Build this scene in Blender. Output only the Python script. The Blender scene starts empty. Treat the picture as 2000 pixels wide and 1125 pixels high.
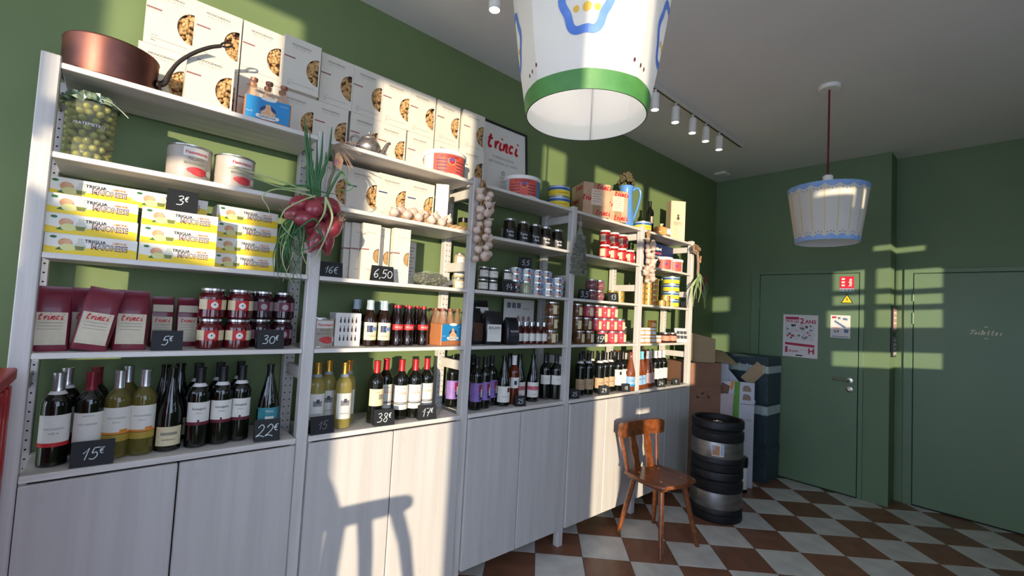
import bpy, math, random
from mathutils import Vector, Matrix
RND = random.Random(7)
sc = bpy.context.scene
COL = sc.collection
PI = math.pi

# ------------------------------------------------------------------ camera, sky, sun, exposure
def set_camera():
    yaw, pit, roll = .7221, .0492, .0534
    f = Vector((math.sin(yaw) * math.cos(pit), math.cos(yaw) * math.cos(pit), math.sin(pit)))
    r0 = Vector((math.cos(yaw), -math.sin(yaw), 0)); u0 = r0.cross(f)
    rt = r0 * math.cos(roll) + u0 * math.sin(roll); up = -r0 * math.sin(roll) + u0 * math.cos(roll)
    cd = bpy.data.cameras.new('camera'); cd.sensor_fit = 'HORIZONTAL'; cd.sensor_width = 36; cd.lens = 876.75 / 2000 * 36
    cd.clip_start = .02
    co = bpy.data.objects.new('camera', cd); COL.objects.link(co)
    m = Matrix((rt, up, -f)).transposed().to_4x4(); m.translation = (.2023, -1.9961, 1.526)
    co.matrix_world = m; sc.camera = co
set_camera()
w = bpy.data.worlds.new('sky'); sc.world = w; w.use_nodes = True
w.node_tree.nodes['Background'].inputs[0].default_value = (.60, .72, 1.0, 1)
w.node_tree.nodes['Background'].inputs[1].default_value = 3.5
sun = bpy.data.lights.new('sun', 'SUN'); sun.energy = 4.5; sun.color = (1.0, .85, .62); sun.angle = math.radians(.55)
so = bpy.data.objects.new('sun', sun); COL.objects.link(so)
so.rotation_euler = Vector((-.9, -1, .07)).to_track_quat('Z', 'Y').to_euler()
sc.view_settings.view_transform = 'Standard'; sc.view_settings.look = 'None'
sc.view_settings.exposure = .42; sc.view_settings.gamma = 1; sc.view_settings.use_curve_mapping = False
sc.cycles.use_denoising = True; sc.cycles.max_bounces = 8; sc.cycles.diffuse_bounces = 5
sc.cycles.glossy_bounces = 3; sc.cycles.transmission_bounces = 6; sc.cycles.transparent_max_bounces = 8
sc.cycles.caustics_reflective = False; sc.cycles.caustics_refractive = False; sc.cycles.sample_clamp_indirect = 4

# ------------------------------------------------------------------ materials
def lin(*c):
    return tuple((x / 255 / 12.92 if x / 255 <= .04045 else ((x / 255 + .055) / 1.055) ** 2.4) for x in c)
MATS = {}
def mat(name, rgb, rough=.5, metal=0, var=.06, scale=14., stretch=(1, 1, 1), coat=0, trans=0, emit=0, bump=0, objvar=0, ior=1.45, rgb2=None, detail=3, alpha=1):
    if name in MATS: return MATS[name]
    m = bpy.data.materials.new(name); m.use_nodes = True; nt = m.node_tree; N = nt.nodes; L = nt.links
    b = N['Principled BSDF']; c = lin(*rgb)
    b.inputs['Roughness'].default_value = rough; b.inputs['Metallic'].default_value = metal
    b.inputs['Coat Weight'].default_value = coat; b.inputs['Transmission Weight'].default_value = trans; b.inputs['IOR'].default_value = ior; b.inputs['Alpha'].default_value = alpha
    if coat: b.inputs['Coat Roughness'].default_value = .08
    if var or rgb2 or bump:
        tc = N.new('ShaderNodeTexCoord'); mp = N.new('ShaderNodeMapping'); mp.inputs['Scale'].default_value = stretch
        L.new(tc.outputs['Object'], mp.inputs[0])
        nz = N.new('ShaderNodeTexNoise'); nz.inputs['Scale'].default_value = scale; nz.inputs['Detail'].default_value = detail
        L.new(mp.outputs[0], nz.inputs['Vector'])
        mx = N.new('ShaderNodeMix'); mx.data_type = 'RGBA'
        c2 = lin(*rgb2) if rgb2 else tuple(min(1, x * (1 + var)) for x in c)
        c1 = c if rgb2 else tuple(x * (1 - var) for x in c)
        mx.inputs[6].default_value = (*c1, 1); mx.inputs[7].default_value = (*c2, 1)
        rp = N.new('ShaderNodeMapRange'); rp.inputs[1].default_value = .3; rp.inputs[2].default_value = .7
        L.new(nz.outputs[0], rp.inputs[0]); L.new(rp.outputs[0], mx.inputs[0])
        out = mx.outputs[2]
        if objvar:
            oi = N.new('ShaderNodeObjectInfo'); hs = N.new('ShaderNodeHueSaturation'); mr = N.new('ShaderNodeMapRange')
            mr.inputs[3].default_value = 1 - objvar; mr.inputs[4].default_value = 1 + objvar
            L.new(oi.outputs['Random'], mr.inputs[0]); L.new(mr.outputs[0], hs.inputs['Value']); L.new(out, hs.inputs['Color']); out = hs.outputs[0]
        L.new(out, b.inputs['Base Color'])
        if bump:
            bp = N.new('ShaderNodeBump'); bp.inputs['Strength'].default_value = bump; bp.inputs['Distance'].default_value = .004
            L.new(nz.outputs[0], bp.inputs['Height']); L.new(bp.outputs[0], b.inputs['Normal'])
    else: b.inputs['Base Color'].default_value = (*c, 1)
    if emit:
        b.inputs['Emission Color'].default_value = (*c, 1); b.inputs['Emission Strength'].default_value = emit
    MATS[name] = m; return m
def wood_paint(name, rgb, rgb2, rough=.5, scale=3.2, along='z', knots=True):
    """whitewashed / stained timber: grain drawn out along one axis with a few knots"""
    m = mat(name, rgb, rough, var=.03); nt = m.node_tree; N = nt.nodes; L = nt.links; b = N['Principled BSDF']
    tc = N.new('ShaderNodeTexCoord'); mp = N.new('ShaderNodeMapping')
    mp.inputs['Scale'].default_value = {'z': (14, 14, .7), 'x': (.7, 14, 14), 'y': (14, .7, 14)}[along]
    L.new(tc.outputs['Object'], mp.inputs[0]); nz = N.new('ShaderNodeTexNoise'); nz.inputs['Scale'].default_value = scale; nz.inputs['Detail'].default_value = 5
    L.new(mp.outputs[0], nz.inputs['Vector'])
    rp = N.new('ShaderNodeValToRGB'); rp.color_ramp.elements[0].position = .35; rp.color_ramp.elements[1].position = .7
    rp.color_ramp.elements[0].color = (*lin(*rgb2), 1); rp.color_ramp.elements[1].color = (*lin(*rgb), 1)
    L.new(nz.outputs[0], rp.inputs[0]); out = rp.outputs[0]
    if knots:
        mp2 = N.new('ShaderNodeMapping'); mp2.inputs['Scale'].default_value = (6, 6, 3.2); L.new(tc.outputs['Object'], mp2.inputs[0])
        vo = N.new('ShaderNodeTexVoronoi'); vo.inputs['Scale'].default_value = 1.3; L.new(mp2.outputs[0], vo.inputs['Vector'])
        r2 = N.new('ShaderNodeMapRange'); r2.inputs[1].default_value = .03; r2.inputs[2].default_value = .1; r2.inputs[3].default_value = .2; r2.inputs[4].default_value = 0
        L.new(vo.outputs['Distance'], r2.inputs[0]); mx = N.new('ShaderNodeMix'); mx.data_type = 'RGBA'
        mx.inputs[7].default_value = (*[x * .72 for x in lin(*rgb2)], 1); L.new(r2.outputs[0], mx.inputs[0]); L.new(out, mx.inputs[6]); out = mx.outputs[2]
    L.new(out, b.inputs['Base Color']); return m

# ------------------------------------------------------------------ mesh building
class MB:
    def __init__(s): s.v = []; s.f = []; s.m = []
    def add(s, vs, fs, mi=0):
        o = len(s.v); s.v += [tuple(x) for x in vs]
        for f in fs: s.f.append(tuple(i + o for i in f)); s.m.append(mi)
        return s
    def box(s, x0, x1, y0, y1, z0, z1, mi=0, M=None):
        vs = [(x, y, z) for z in (z0, z1) for y in (y0, y1) for x in (x0, x1)]
        if M is not None: vs = [M @ Vector(q) for q in vs]
        return s.add(vs, [(0, 2, 3, 1), (4, 5, 7, 6), (0, 1, 5, 4), (2, 6, 7, 3), (0, 4, 6, 2), (1, 3, 7, 5)], mi)
    def bbox(s, x0, x1, y0, y1, z0, z1, b=.002, mi=0, M=None):
        """box with chamfered edges"""
        X, Y, Z = (x0, x1), (y0, y1), (z0, z1); vs = []
        for i in (0, 1):
            for j in (0, 1):
                for k in (0, 1):
                    sx, sy, sz = (1 - 2 * i), (1 - 2 * j), (1 - 2 * k)
                    vs += [(X[i], Y[j] + sy * b, Z[k] + sz * b), (X[i] + sx * b, Y[j], Z[k] + sz * b), (X[i] + sx * b, Y[j] + sy * b, Z[k])]
        I = lambda i, j, k, a: (i * 4 + j * 2 + k) * 3 + a
        fs = []
        for i in (0, 1):
            q = [I(i, 0, 0, 0), I(i, 1, 0, 0), I(i, 1, 1, 0), I(i, 0, 1, 0)]; fs.append(q if i else q[::-1])
        for j in (0, 1):
            q = [I(0, j, 0, 1), I(1, j, 0, 1), I(1, j, 1, 1), I(0, j, 1, 1)]; fs.append(q[::-1] if j else q)
        for k in (0, 1):
            q = [I(0, 0, k, 2), I(1, 0, k, 2), I(1, 1, k, 2), I(0, 1, k, 2)]; fs.append(q if k else q[::-1])
        for j in (0, 1):
            for k in (0, 1): fs.append((I(0, j, k, 1), I(1, j, k, 1), I(1, j, k, 2), I(0, j, k, 2)))
        for i in (0, 1):
            for k in (0, 1): fs.append((I(i, 0, k, 0), I(i, 1, k, 0), I(i, 1, k, 2), I(i, 0, k, 2)))
        for i in (0, 1):
            for j in (0, 1): fs.append((I(i, j, 0, 0), I(i, j, 1, 0), I(i, j, 1, 1), I(i, j, 0, 1)))
        for i in (0, 1):
            for j in (0, 1):
                for k in (0, 1): fs.append((I(i, j, k, 0), I(i, j, k, 1), I(i, j, k, 2)))
        if M is not None: vs = [M @ Vector(q) for q in vs]
        return s.add(vs, fs, mi)
    def lathe(s, prof, n=24, mi=0, c=(0, 0, 0), M=None, warp=None):
        vs = []; fs = []
        for r, z in prof:
            for i in range(n):
                a = 2 * PI * i / n; rr = r * (warp(a, z) if warp else 1)
                q = Vector((rr * math.cos(a), rr * math.sin(a), z))
                q = (M @ q if M is not None else q) + Vector(c); vs.append(q)
        for k in range(len(prof) - 1):
            for i in range(n):
                j = (i + 1) % n; fs.append((k * n + i, k * n + j, (k + 1) * n + j, (k + 1) * n + i))
        if prof[0][0] > 1e-5: fs.append(tuple(range(n))[::-1])
        if prof[-1][0] > 1e-5: fs.append(tuple((len(prof) - 1) * n + i for i in range(n)))
        return s.add(vs, fs, mi)
    def tube(s, pts, r, n=8, mi=0, cap=True):
        pts = [Vector(q) for q in pts]; k = len(pts); rs = r if isinstance(r, (list, tuple)) else [r] * k
        vs = []; fs = []; up = None
        for i, q in enumerate(pts):
            t = (pts[min(i + 1, k - 1)] - pts[max(i - 1, 0)])
            t = t.normalized() if t.length > 1e-9 else Vector((0, 0, 1))
            if up is None:
                up = Vector((0, 0, 1)) if abs(t.z) < .9 else Vector((1, 0, 0))
            a = t.cross(up)
            if a.length < 1e-6: a = t.cross(Vector((1, .3, .2)))
            a.normalize(); b = a.cross(t).normalized(); up = b
            for j in range(n):
                g = 2 * PI * j / n; vs.append(q + (a * math.cos(g) + b * math.sin(g)) * rs[i])
        for i in range(k - 1):
            for j in range(n):
                h = (j + 1) % n; fs.append((i * n + j, i * n + h, (i + 1) * n + h, (i + 1) * n + j))
        if cap: fs += [tuple(range(n))[::-1], tuple((k - 1) * n + j for j in range(n))]
        return s.add(vs, fs, mi)
    def arc(s, R, a0, a1, z0, z1, mi=0, n=10, dz=0):
        """patch on a cylinder round z, angle 0 looks to -y"""
        vs = []
        for i in range(n + 1):
            a = a0 + (a1 - a0) * i / n
            vs += [(R * math.sin(a), -R * math.cos(a), z0 + dz * i / n), (R * math.sin(a), -R * math.cos(a), z1 + dz * i / n)]
        return s.add(vs, [(2 * i, 2 * i + 2, 2 * i + 3, 2 * i + 1) for i in range(n)], mi)
    def prism(s, pts, y0, y1, mi=0, M=None):
        """outline in the x-z plane, front at y0 (faces -y)"""
        n = len(pts); vs = [Vector((x, y0, z)) for x, z in pts] + [Vector((x, y1, z)) for x, z in pts]
        if M is not None: vs = [M @ q for q in vs]
        return s.add(vs, [tuple(range(n)), tuple(range(2 * n - 1, n - 1, -1))] + [(i, i + n, (i + 1) % n + n, (i + 1) % n) for i in range(n)], mi)
    def flat(s, pts, y, mi=0):
        return s.add([(x, y, z) for x, z in pts], [tuple(range(len(pts)))], mi)
    def ribbon(s, line, wd, y=0, mi=0):
        """flat stroke in the x-z plane"""
        vs = []; fs = []; k = len(line)
        for i, (x, z) in enumerate(line):
            a = line[max(i - 1, 0)]; b = line[min(i + 1, k - 1)]; dx, dz = b[0] - a[0], b[1] - a[1]; l = math.hypot(dx, dz) or 1
            nx, nz = -dz / l * wd / 2, dx / l * wd / 2
            vs += [(x + nx, y, z + nz), (x - nx, y, z - nz)]
        fs = [(2 * i, 2 * i + 1, 2 * i + 3, 2 * i + 2) for i in range(k - 1)]
        return s.add(vs, fs, mi)
    def ball(s, c, rx, ry=None, rz=None, n=10, m=6, mi=0, M=None):
        ry = ry or rx; rz = rz or rx
        vs = [Vector((0, 0, -rz))]; fs = []
        for i in range(1, m):
            t = -PI / 2 + PI * i / m
            for j in range(n): g = 2 * PI * j / n; vs.append(Vector((rx * math.cos(t) * math.cos(g), ry * math.cos(t) * math.sin(g), rz * math.sin(t))))
        vs.append(Vector((0, 0, rz))); T = len(vs) - 1
        for j in range(n):
            h = (j + 1) % n; fs.append((0, 1 + h, 1 + j)); fs.append((T, T - n + j, T - n + h))
        for i in range(m - 2):
            for j in range(n):
                h = (j + 1) % n; fs.append((1 + i * n + j, 1 + i * n + h, 1 + (i + 1) * n + h, 1 + (i + 1) * n + j))
        vs = [(M @ q if M is not None else q) + Vector(c) for q in vs]
        return s.add(vs, fs, mi)
    def cdisc(s, R, a, z, r, mi=0, n=16, rz=None):
        rz = rz or r; vs = []
        for k in range(n + 1):
            t = -math.cos(PI * k / n); h = max(.02, math.sqrt(max(0, 1 - t * t))) * rz; g = a + t * r / R
            vs += [(R * math.sin(g), -R * math.cos(g), z - h), (R * math.sin(g), -R * math.cos(g), z + h)]
        return s.add(vs, [(2 * k, 2 * k + 2, 2 * k + 3, 2 * k + 1) for k in range(n)], mi)
    def mesh(s, name, mats, smooth=True, angle=35):
        me = bpy.data.meshes.new(name); me.from_pydata(s.v, [], s.f)
        for m in (mats if isinstance(mats, (list, tuple)) else [mats]): me.materials.append(m)
        if len(me.materials) > 1: me.polygons.foreach_set('material_index', s.m)
        me.update()
        if smooth:
            me.polygons.foreach_set('use_smooth', [True] * len(s.f)); me.set_sharp_from_angle(angle=math.radians(angle))
        return me
def bez(p0, p1, p2, p3, n=10):
    o = []
    for i in range(n + 1):
        t = i / n; o.append(tuple((1 - t) ** 3 * a + 3 * (1 - t) ** 2 * t * b + 3 * (1 - t) * t * t * c + t ** 3 * d for a, b, c, d in zip(p0, p1, p2, p3)))
    return o
def smoothline(pts, k=5):
    """Catmull-Rom through points"""
    o = []; P_ = [pts[0]] + list(pts) + [pts[-1]]
    for i in range(1, len(P_) - 2):
        a, b, c, d = P_[i - 1:i + 3]
        for j in range(k):
            t = j / k
            o.append(tuple(.5 * (2 * q1 + (-q0 + q2) * t + (2 * q0 - 5 * q1 + 4 * q2 - q3) * t * t + (-q0 + 3 * q1 - 3 * q2 + q3) * t ** 3) for q0, q1, q2, q3 in zip(a, b, c, d)))
    o.append(tuple(pts[-1])); return o

# ------------------------------------------------------------------ objects
def ob(name, me, parent=None, loc=(0, 0, 0), rot=(0, 0, 0), kind=None):
    o = bpy.data.objects.new(name, me); COL.objects.link(o); o.location = loc; o.rotation_euler = rot
    if parent is not None: o.parent = parent
    if kind: o['kind'] = kind
    return o
def struct(name, me, parent=None, loc=(0, 0, 0)):
    return ob(name, me, parent, loc, kind='structure' if parent is None else None)
def tag(o, label, cat, group=None):
    o['label'] = label; o['category'] = cat
    if group: o['group'] = group
    return o
def put(parts, parent):
    for q in parts:
        o = ob(q[0], q[1], parent)
        if len(q) > 3: o['kind'] = q[3]
        if len(q) > 2 and q[2]: put(q[2], o)
def thing(name, label, cat, loc, parts, rot=0, group=None):
    r = rot if isinstance(rot, tuple) else (0, 0, rot)
    e = ob(name, None, None, loc, r); e.empty_display_size = .02
    tag(e, label, cat, group); put(parts, e); return e
def solo(name, label, cat, me, loc=(0, 0, 0), rot=0, group=None):
    return tag(ob(name, me, None, loc, rot if isinstance(rot, tuple) else (0, 0, rot)), label, cat, group)
ORD = ['first', 'second', 'third', 'fourth', 'fifth', 'sixth', 'seventh', 'eighth', 'ninth', 'tenth', 'eleventh', 'twelfth']

TXT = {}
def txt(s, width, m, z=0, x=0, y=-.0006, shear=0, R=None, bold=0, space=1, height=None):
    """printed lettering as a thin mesh, centred, facing -y; bent round a cylinder when R is given"""
    key = (s, shear, bold, space)
    if key not in TXT:
        cu = bpy.data.curves.new('print', 'FONT'); cu.body = s; cu.align_x = 'CENTER'; cu.align_y = 'CENTER'; cu.shear = shear
        cu.offset = bold; cu.resolution_u = 2; cu.space_character = space
        o = bpy.data.objects.new('print', cu); COL.objects.link(o)
        dg = bpy.context.evaluated_depsgraph_get(); me = bpy.data.meshes.new_from_object(o.evaluated_get(dg))
        vs = [tuple(v.co) for v in me.vertices]; fs = [tuple(p.vertices) for p in me.polygons]
        bpy.data.objects.remove(o); bpy.data.curves.remove(cu); bpy.data.meshes.remove(me)
        xs = [v[0] for v in vs]; ys = [v[1] for v in vs]
        TXT[key] = (vs, fs, min(xs), max(xs), (min(ys) + max(ys)) / 2, max(ys) - min(ys))
    vs, fs, a, b, cy, hh = TXT[key]; k = width / (b - a); kz = k if height is None else height / hh
    mb = MB(); pts = [((v[0] - (a + b) / 2) * k + x, (v[1] - cy) * kz + z) for v in vs]
    if R: pts = [((R + .0006) * math.sin(px / R), -(R + .0006) * math.cos(px / R), pz) for px, pz in pts]
    else: pts = [(px, y, pz) for px, pz in pts]
    mb.add(pts, fs)
    return mb.mesh('print', m, smooth=False)

# handwriting: strokes in a unit box
def circ(cx, cz, rx, rz, a0=0, a1=360, n=12):
    return [(cx + rx * math.cos(math.radians(a0 + (a1 - a0) * i / n)), cz + rz * math.sin(math.radians(a0 + (a1 - a0) * i / n))) for i in range(n + 1)]
GL = {
 '1': [[(.1, .55), (.42, 1), (.30, 0)]], '2': [smoothline([(.05, .75), (.3, 1), (.5, .75), (.3, .35), (.0, .05), (.25, .12), (.6, .0)])],
 '3': [smoothline([(.05, .9), (.35, 1), (.45, .75), (.2, .55), (.5, .4), (.4, .08), (.0, .05)])],
 '4': [[(.35, 1), (.0, .4), (.6, .4)], [(.45, .7), (.38, 0)]],
 '5': [[(.6, 1), (.2, .98)], smoothline([(.2, .98), (.12, .55), (.4, .6), (.5, .3), (.3, .02), (.0, .08)])],
 '6': [smoothline([(.5, 1), (.15, .65), (.05, .25), (.25, .0), (.48, .2), (.35, .45), (.08, .3)])],
 '7': [[(.0, .98), (.55, 1), (.2, 0)], [(.12, .5), (.5, .52)]],
 '8': [smoothline([(.45, .9), (.2, 1), (.1, .75), (.45, .35), (.3, 0), (.05, .2), (.35, .6), (.45, .9)])],
 '9': [smoothline([(.45, .75), (.25, 1), (.05, .75), (.25, .52), (.45, .8), (.42, .3), (.3, 0)])],
 '0': [circ(.28, .45, .27, .42, 60, 420)], ',': [[(.12, .05), (.03, -.18)]],
 'E': [smoothline([(.5, .95), (.2, .9), (.08, .5), (.2, .08), (.5, .05)]), [(-.05, .6), (.42, .62)], [(-.05, .4), (.38, .42)]],
 't': [smoothline([(.2, 1.05), (.12, .3), (.22, .0), (.42, .12)]), [(.0, .68), (.42, .74)]],
 'r': [smoothline([(.05, .6), (.12, .1), (.1, .0)]), smoothline([(.1, .25), (.25, .58), (.42, .55)])],
 'i': [smoothline([(.1, .6), (.05, .12), (.16, .0), (.3, .1)]), [(.13, .88), (.16, .98)]],
 'n': [smoothline([(.08, .6), (.05, .0)]), smoothline([(.06, .2), (.25, .6), (.38, .5), (.34, .1), (.42, .0), (.52, .08)])],
 'c': [smoothline([(.38, .5), (.22, .62), (.05, .35), (.14, .03), (.42, .12)])],
 'T': [smoothline([(.0, .8), (.2, 1), (.6, .92), (.8, 1.0)]), smoothline([(.45, .95), (.35, .4), (.2, .02), (.0, .15)])],
 'o': [circ(.22, .3, .2, .28, 90, 450)], 'l': [smoothline([(.05, .2), (.3, .8), (.2, 1), (.1, .5), (.12, .02), (.3, .1)])],
 'e': [smoothline([(.05, .25), (.35, .4), (.22, .6), (.06, .35), (.12, .03), (.4, .1)])],
 's': [smoothline([(.1, .0), (.3, .15), (.12, .4), (.3, .6), (.35, .5)])],
}
GW = {',': .2, 'i': .3, 'T': .7, '1': .5, 'n': .52, 'l': .3, 'r': .42}
def script(s, h, wd, slant=.15, small_from=None):
    """list of strokes for a handwritten word, centred; returns MB in the x-z plane"""
    mb = MB(); x = 0; out = []
    for i, ch in enumerate(s):
        k = .55 if (small_from is not None and i >= small_from) else 1; dz = .45 if k < 1 else 0
        for st in GL[ch]: out.append([(x + (px + slant * pz) * k, pz * k + dz) for px, pz in st])
        x += (GW.get(ch, .6) + .08) * k
    for st in out: mb.ribbon([((px - x / 2) * h, (pz - .5) * h) for px, pz in st], wd)
    return mb

# ------------------------------------------------------------------ the room
P = .8323                                   # shelf bay pitch
Z = {1: .947, 2: 1.316, 3: 1.629, 4: 1.945, 5: 2.229}   # shelf tops
CEIL = 3.13
green = mat('green_wall_sun_tint', (110, 128, 83), .6, var=.05, scale=3, bump=.03)  # the sun's yellow is put into this wall colour
green2 = mat('grey_green_wall_paint', (106, 128, 94), .6, var=.05, scale=3, bump=.03)  # same wall green with the sun's yellow left out
green_door = mat('green_door_paint', (104, 128, 98), .45, var=.04, scale=3)
ceil_m = mat('ceiling_paint', (230, 228, 226), .8, var=.02, scale=2)
white_p = mat('white_paint', (232, 228, 222), .5, var=.02)
terra = mat('terracotta_tile', (112, 74, 54), .34, rgb2=(142, 98, 74), scale=5, stretch=(1, 2.2, 1), objvar=.12, bump=.05, detail=6)
pale = mat('pale_cement_tile', (190, 188, 182), .34, rgb2=(220, 217, 210), scale=6, stretch=(1.6, 1, 1), objvar=.07, bump=.05, detail=6)
grout = mat('tile_grout', (96, 84, 74), .8)

def wall_boxes(x0, x1, z0, z1, y0, y1, holes):
    xs = sorted({x0, x1, *[h[0] for h in holes], *[h[1] for h in holes]}); zs = sorted({z0, z1, *[h[2] for h in holes], *[h[3] for h in holes]})
    mb = MB()
    for a, b in zip(xs, xs[1:]):
        run = None
        for c, d in zip(zs, zs[1:]):
            inside = any(h[0] - 1e-6 <= a and b <= h[1] + 1e-6 and h[2] - 1e-6 <= c and d <= h[3] + 1e-6 for h in holes)
            if inside:
                if run: mb.box(a, b, y0, y1, *run); run = None
            else: run = (run[0], d) if run else (c, d)
        if run: mb.box(a, b, y0, y1, *run)
    return mb
struct('wall_left', MB().box(-3.6, 5.33, .33, .45, -.05, CEIL).mesh('wall_left', green, False))
struct('wall_back', MB().box(5.33, 5.75, -1.235, .45, -.05, CEIL).mesh('wall_back', green2, False))
struct('wall_recess', MB().box(5.59, 5.75, -3.3, -1.235, -.05, CEIL).mesh('wall_recess', green2, False))
struct('ceiling', MB().box(-3.7, 5.75, -3.3, .45, CEIL, CEIL + .12).mesh('ceiling', ceil_m, False))
# street side behind the viewer, added unseen: openings cut to shape the sun patches
holes = [(-3.13, -2.93, 1.40, 2.20), (-3.13, -2.93, 2.55, 3.13), (-2.93, -2.38, 1.80, 3.13), (-1.96, -1.30, .25, 2.92), (-.74, -.44, 2.15, 3.0), (1.80, 1.86, 2.40, 2.52), (1.89, 1.97, 2.40, 2.52), (1.55, 1.80, 2.48, 2.52), (-.13, 1.37, 1.16, 3.0), (-.13, .24, .25, 1.16), (.40, .62, .70, 1.02), (.44, .58, .25, .70),
         (2.09, 2.31, 1.41, 1.62), (2.09, 2.31, 1.88, 2.04),
         (3.12, 4.09, 1.33, 1.47), (3.08, 4.09, 1.69, 1.85), (3.12, 4.09, 1.90, 1.99), (3.12, 4.09, 2.04, 2.22), (3.4, 4.0, 2.38, 2.43)]
struct('wall_right', wall_boxes(-3.7, 5.75, -.05, CEIL, -3.26, -3.2, holes).mesh('wall_right', green, False))
fr = MB()
fr.prism([(-2.93, 1.79), (-2.38, 1.79), (-2.38, 1.84), (-2.43, 1.856), (-2.53, 1.882), (-2.65, 1.922), (-2.78, 1.953), (-2.86, 2.013), (-2.93, 2.06)], -3.24, -3.22)
fr.box(-2.93, -2.55, -3.25, -3.21, 2.24, 2.33); fr.box(.62, .70, -3.25, -3.21, 1.16, 3.0); fr.box(-.13, .6, -3.25, -3.21, 2.30, 2.36)
fr.box(3.38, 3.43, -3.25, -3.21, 1.69, 2.22); fr.box(3.73, 3.78, -3.25, -3.21, 1.9, 2.22)
struct('sun_mask_1', fr.mesh('sun_mask_bars', white_p, False))  # added unseen bars and sloped panel that block sun to shape its patches
wf = MB()
for y in (-3.2, -1.45, .27): wf.box(-3.66, -3.58, y, y + .06, -.05, CEIL)
wf.box(-3.66, -3.58, -3.2, .33, 2.98, CEIL)
struct('wall_front', wf.mesh('wall_front', white_p, False))
struct('pavement', MB().box(-30, 12, -30, 12, -.12, -.06).mesh('pavement', mat('pavement', (206, 202, 196), .8), False))  # unseen street ground, made pale to bounce light up to the ceiling
for nm, loc, rot, sx, sy in (('portal_front', (-3.57, -1.45, 1.55), (0, -PI / 2, 0), 3.1, 3.5), ('portal_right', (-.5, -3.19, 1.6), (PI / 2, 0, 0), 5.4, 3.0)):
    ld = bpy.data.lights.new(nm, 'AREA'); ld.shape = 'RECTANGLE'; ld.size = sx; ld.size_y = sy; ld.cycles.is_portal = True
    lo = bpy.data.objects.new(nm, ld); COL.objects.link(lo); lo.location = loc; lo.rotation_euler = rot

# floor: diagonal chequerboard of 30 cm tiles
fl = struct('floor', MB().box(-3.7, 5.75, -3.3, .45, -.06, -.0035).mesh('floor_bed', grout, False))
S_ = .2976; OX, OY = 2.9429, -.1676; C45 = math.sqrt(.5)
def tile_mesh(nm, m): return MB().bbox(-S_ / 2 + .0015, S_ / 2 - .0015, -S_ / 2 + .0015, S_ / 2 - .0015, -.01, 0, .0012).mesh(nm, m, False)
tm = [tile_mesh('terracotta_tile', terra), tile_mesh('pale_tile', pale)]
rest = MB()
for i in range(-22, 30):
    for j in range(-24, 26):
        cx = OX + S_ * ((i + .5) * C45 - (j + .5) * C45); cy = OY - S_ * ((i + .5) * C45 + (j + .5) * C45)
        if not (-3.6 < cx < 5.8 and -3.35 < cy < .45): continue
        if cx > 5.45 and cy > -1.15: continue
        if cx > 5.68: continue
        k = (i + j) % 2
        if cx > 1.3 and cy > -2.45 and cy > .13 - (cx - .2) * 1.05 - .9: ob('floor_tile', tm[k], fl, (cx, cy, 0), (0, 0, -PI / 4 + PI / 2 * RND.randint(0, 3)))
        else: rest.box(-S_ / 2 + .0015, S_ / 2 - .0015, -S_ / 2 + .0015, S_ / 2 - .0015, -.01, 0, k, Matrix.Translation((cx, cy, 0)) @ Matrix.Rotation(-PI / 4, 4, 'Z'))
ob('outer_tiles', rest.mesh('outer_tiles', [terra, pale], False), fl, kind='stuff')

# doors on the far walls
dark_gap = mat('shadow_gap', (22, 26, 22), .9)
steel = mat('brushed_steel', (196, 190, 180), .28, 1, var=.05, scale=30)
def door(name, x, y0, y1, top, f0, f1, ftop, handle):
    d = struct(name, MB().box(x - .004, x, y1 - .004, y0 + .004, .0, top + .004).mesh('door_gap', dark_gap, False))
    ob('door_leaf', MB().bbox(x - .014, x - .004, y1, y0, .012, top, .002).mesh('door_leaf', green_door, False), d)
    fm = MB(); fm.bbox(x - .016, x, y0 + .006, f0, 0, ftop, .002); fm.bbox(x - .016, x, f1, y1 - .006, 0, ftop, .002); fm.bbox(x - .016, x, y1 - .006, y0 + .006, top + .006, ftop, .002)
    ob('door_frame', fm.mesh('door_frame', green_door, False), d)
    return d
d1 = door('door_1', 5.33, -.172, -1.013, 2.036, -.084, -1.052, 2.075, True)
for z in (1.72, .35):
    ob('hinge', MB().tube([(5.312, -.169, z - .05), (5.312, -.169, z + .05)], .007).mesh('hinge', green_door), d1)
hm = MB(); hm.lathe([(.026, 0), (.026, .008), (.01, .012)], 20, M=Matrix.Rotation(-PI / 2, 4, 'Y'), c=(5.316, -.955, 1.045))
hm.tube(smoothline([(5.31, -.955, 1.045), (5.27, -.955, 1.046), (5.262, -.935, 1.047), (5.262, -.83, 1.052)]), .0085)
ob('door_handle', hm.mesh('door_handle', steel), d1)
ob('lock_rose', MB().lathe([(.026, 0), (.026, .008), (.012, .012), (.012, .016)], 20, M=Matrix.Rotation(-PI / 2, 4, 'Y'), c=(5.316, -.955, .965)).mesh('lock_rose', steel), d1)
d2 = door('door_2', 5.59, -1.362, -2.25, 2.046, -1.295, -2.31, 2.09, False)
for z in (1.85, 1.645): ob('hinge', MB().tube([(5.572, -1.358, z - .05), (5.572, -1.358, z + .05)], .007).mesh('hinge', green_door), d2)
gold_ink = mat('pale_gold_ink', (226, 224, 186), .4)
RY = Matrix.Rotation(-PI / 2, 4, 'Z')      # faces -x
tl = script('Toilettes', .034, .0042, .25); tl.tube([(-.01, 0, .045), (.01, 0, .048)], .004); tl.tube([(-.012, 0, -.05), (.012, 0, -.047)], .004)
q = ob('painted_word', tl.mesh('painted_word', gold_ink, False), d2, (5.5745, -1.81, 1.548), (0, 0, -PI / 2))
trim = MB(); trim.tube([(5.40, -1.238, .02), (5.40, -1.238, .021)], .001)
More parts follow.
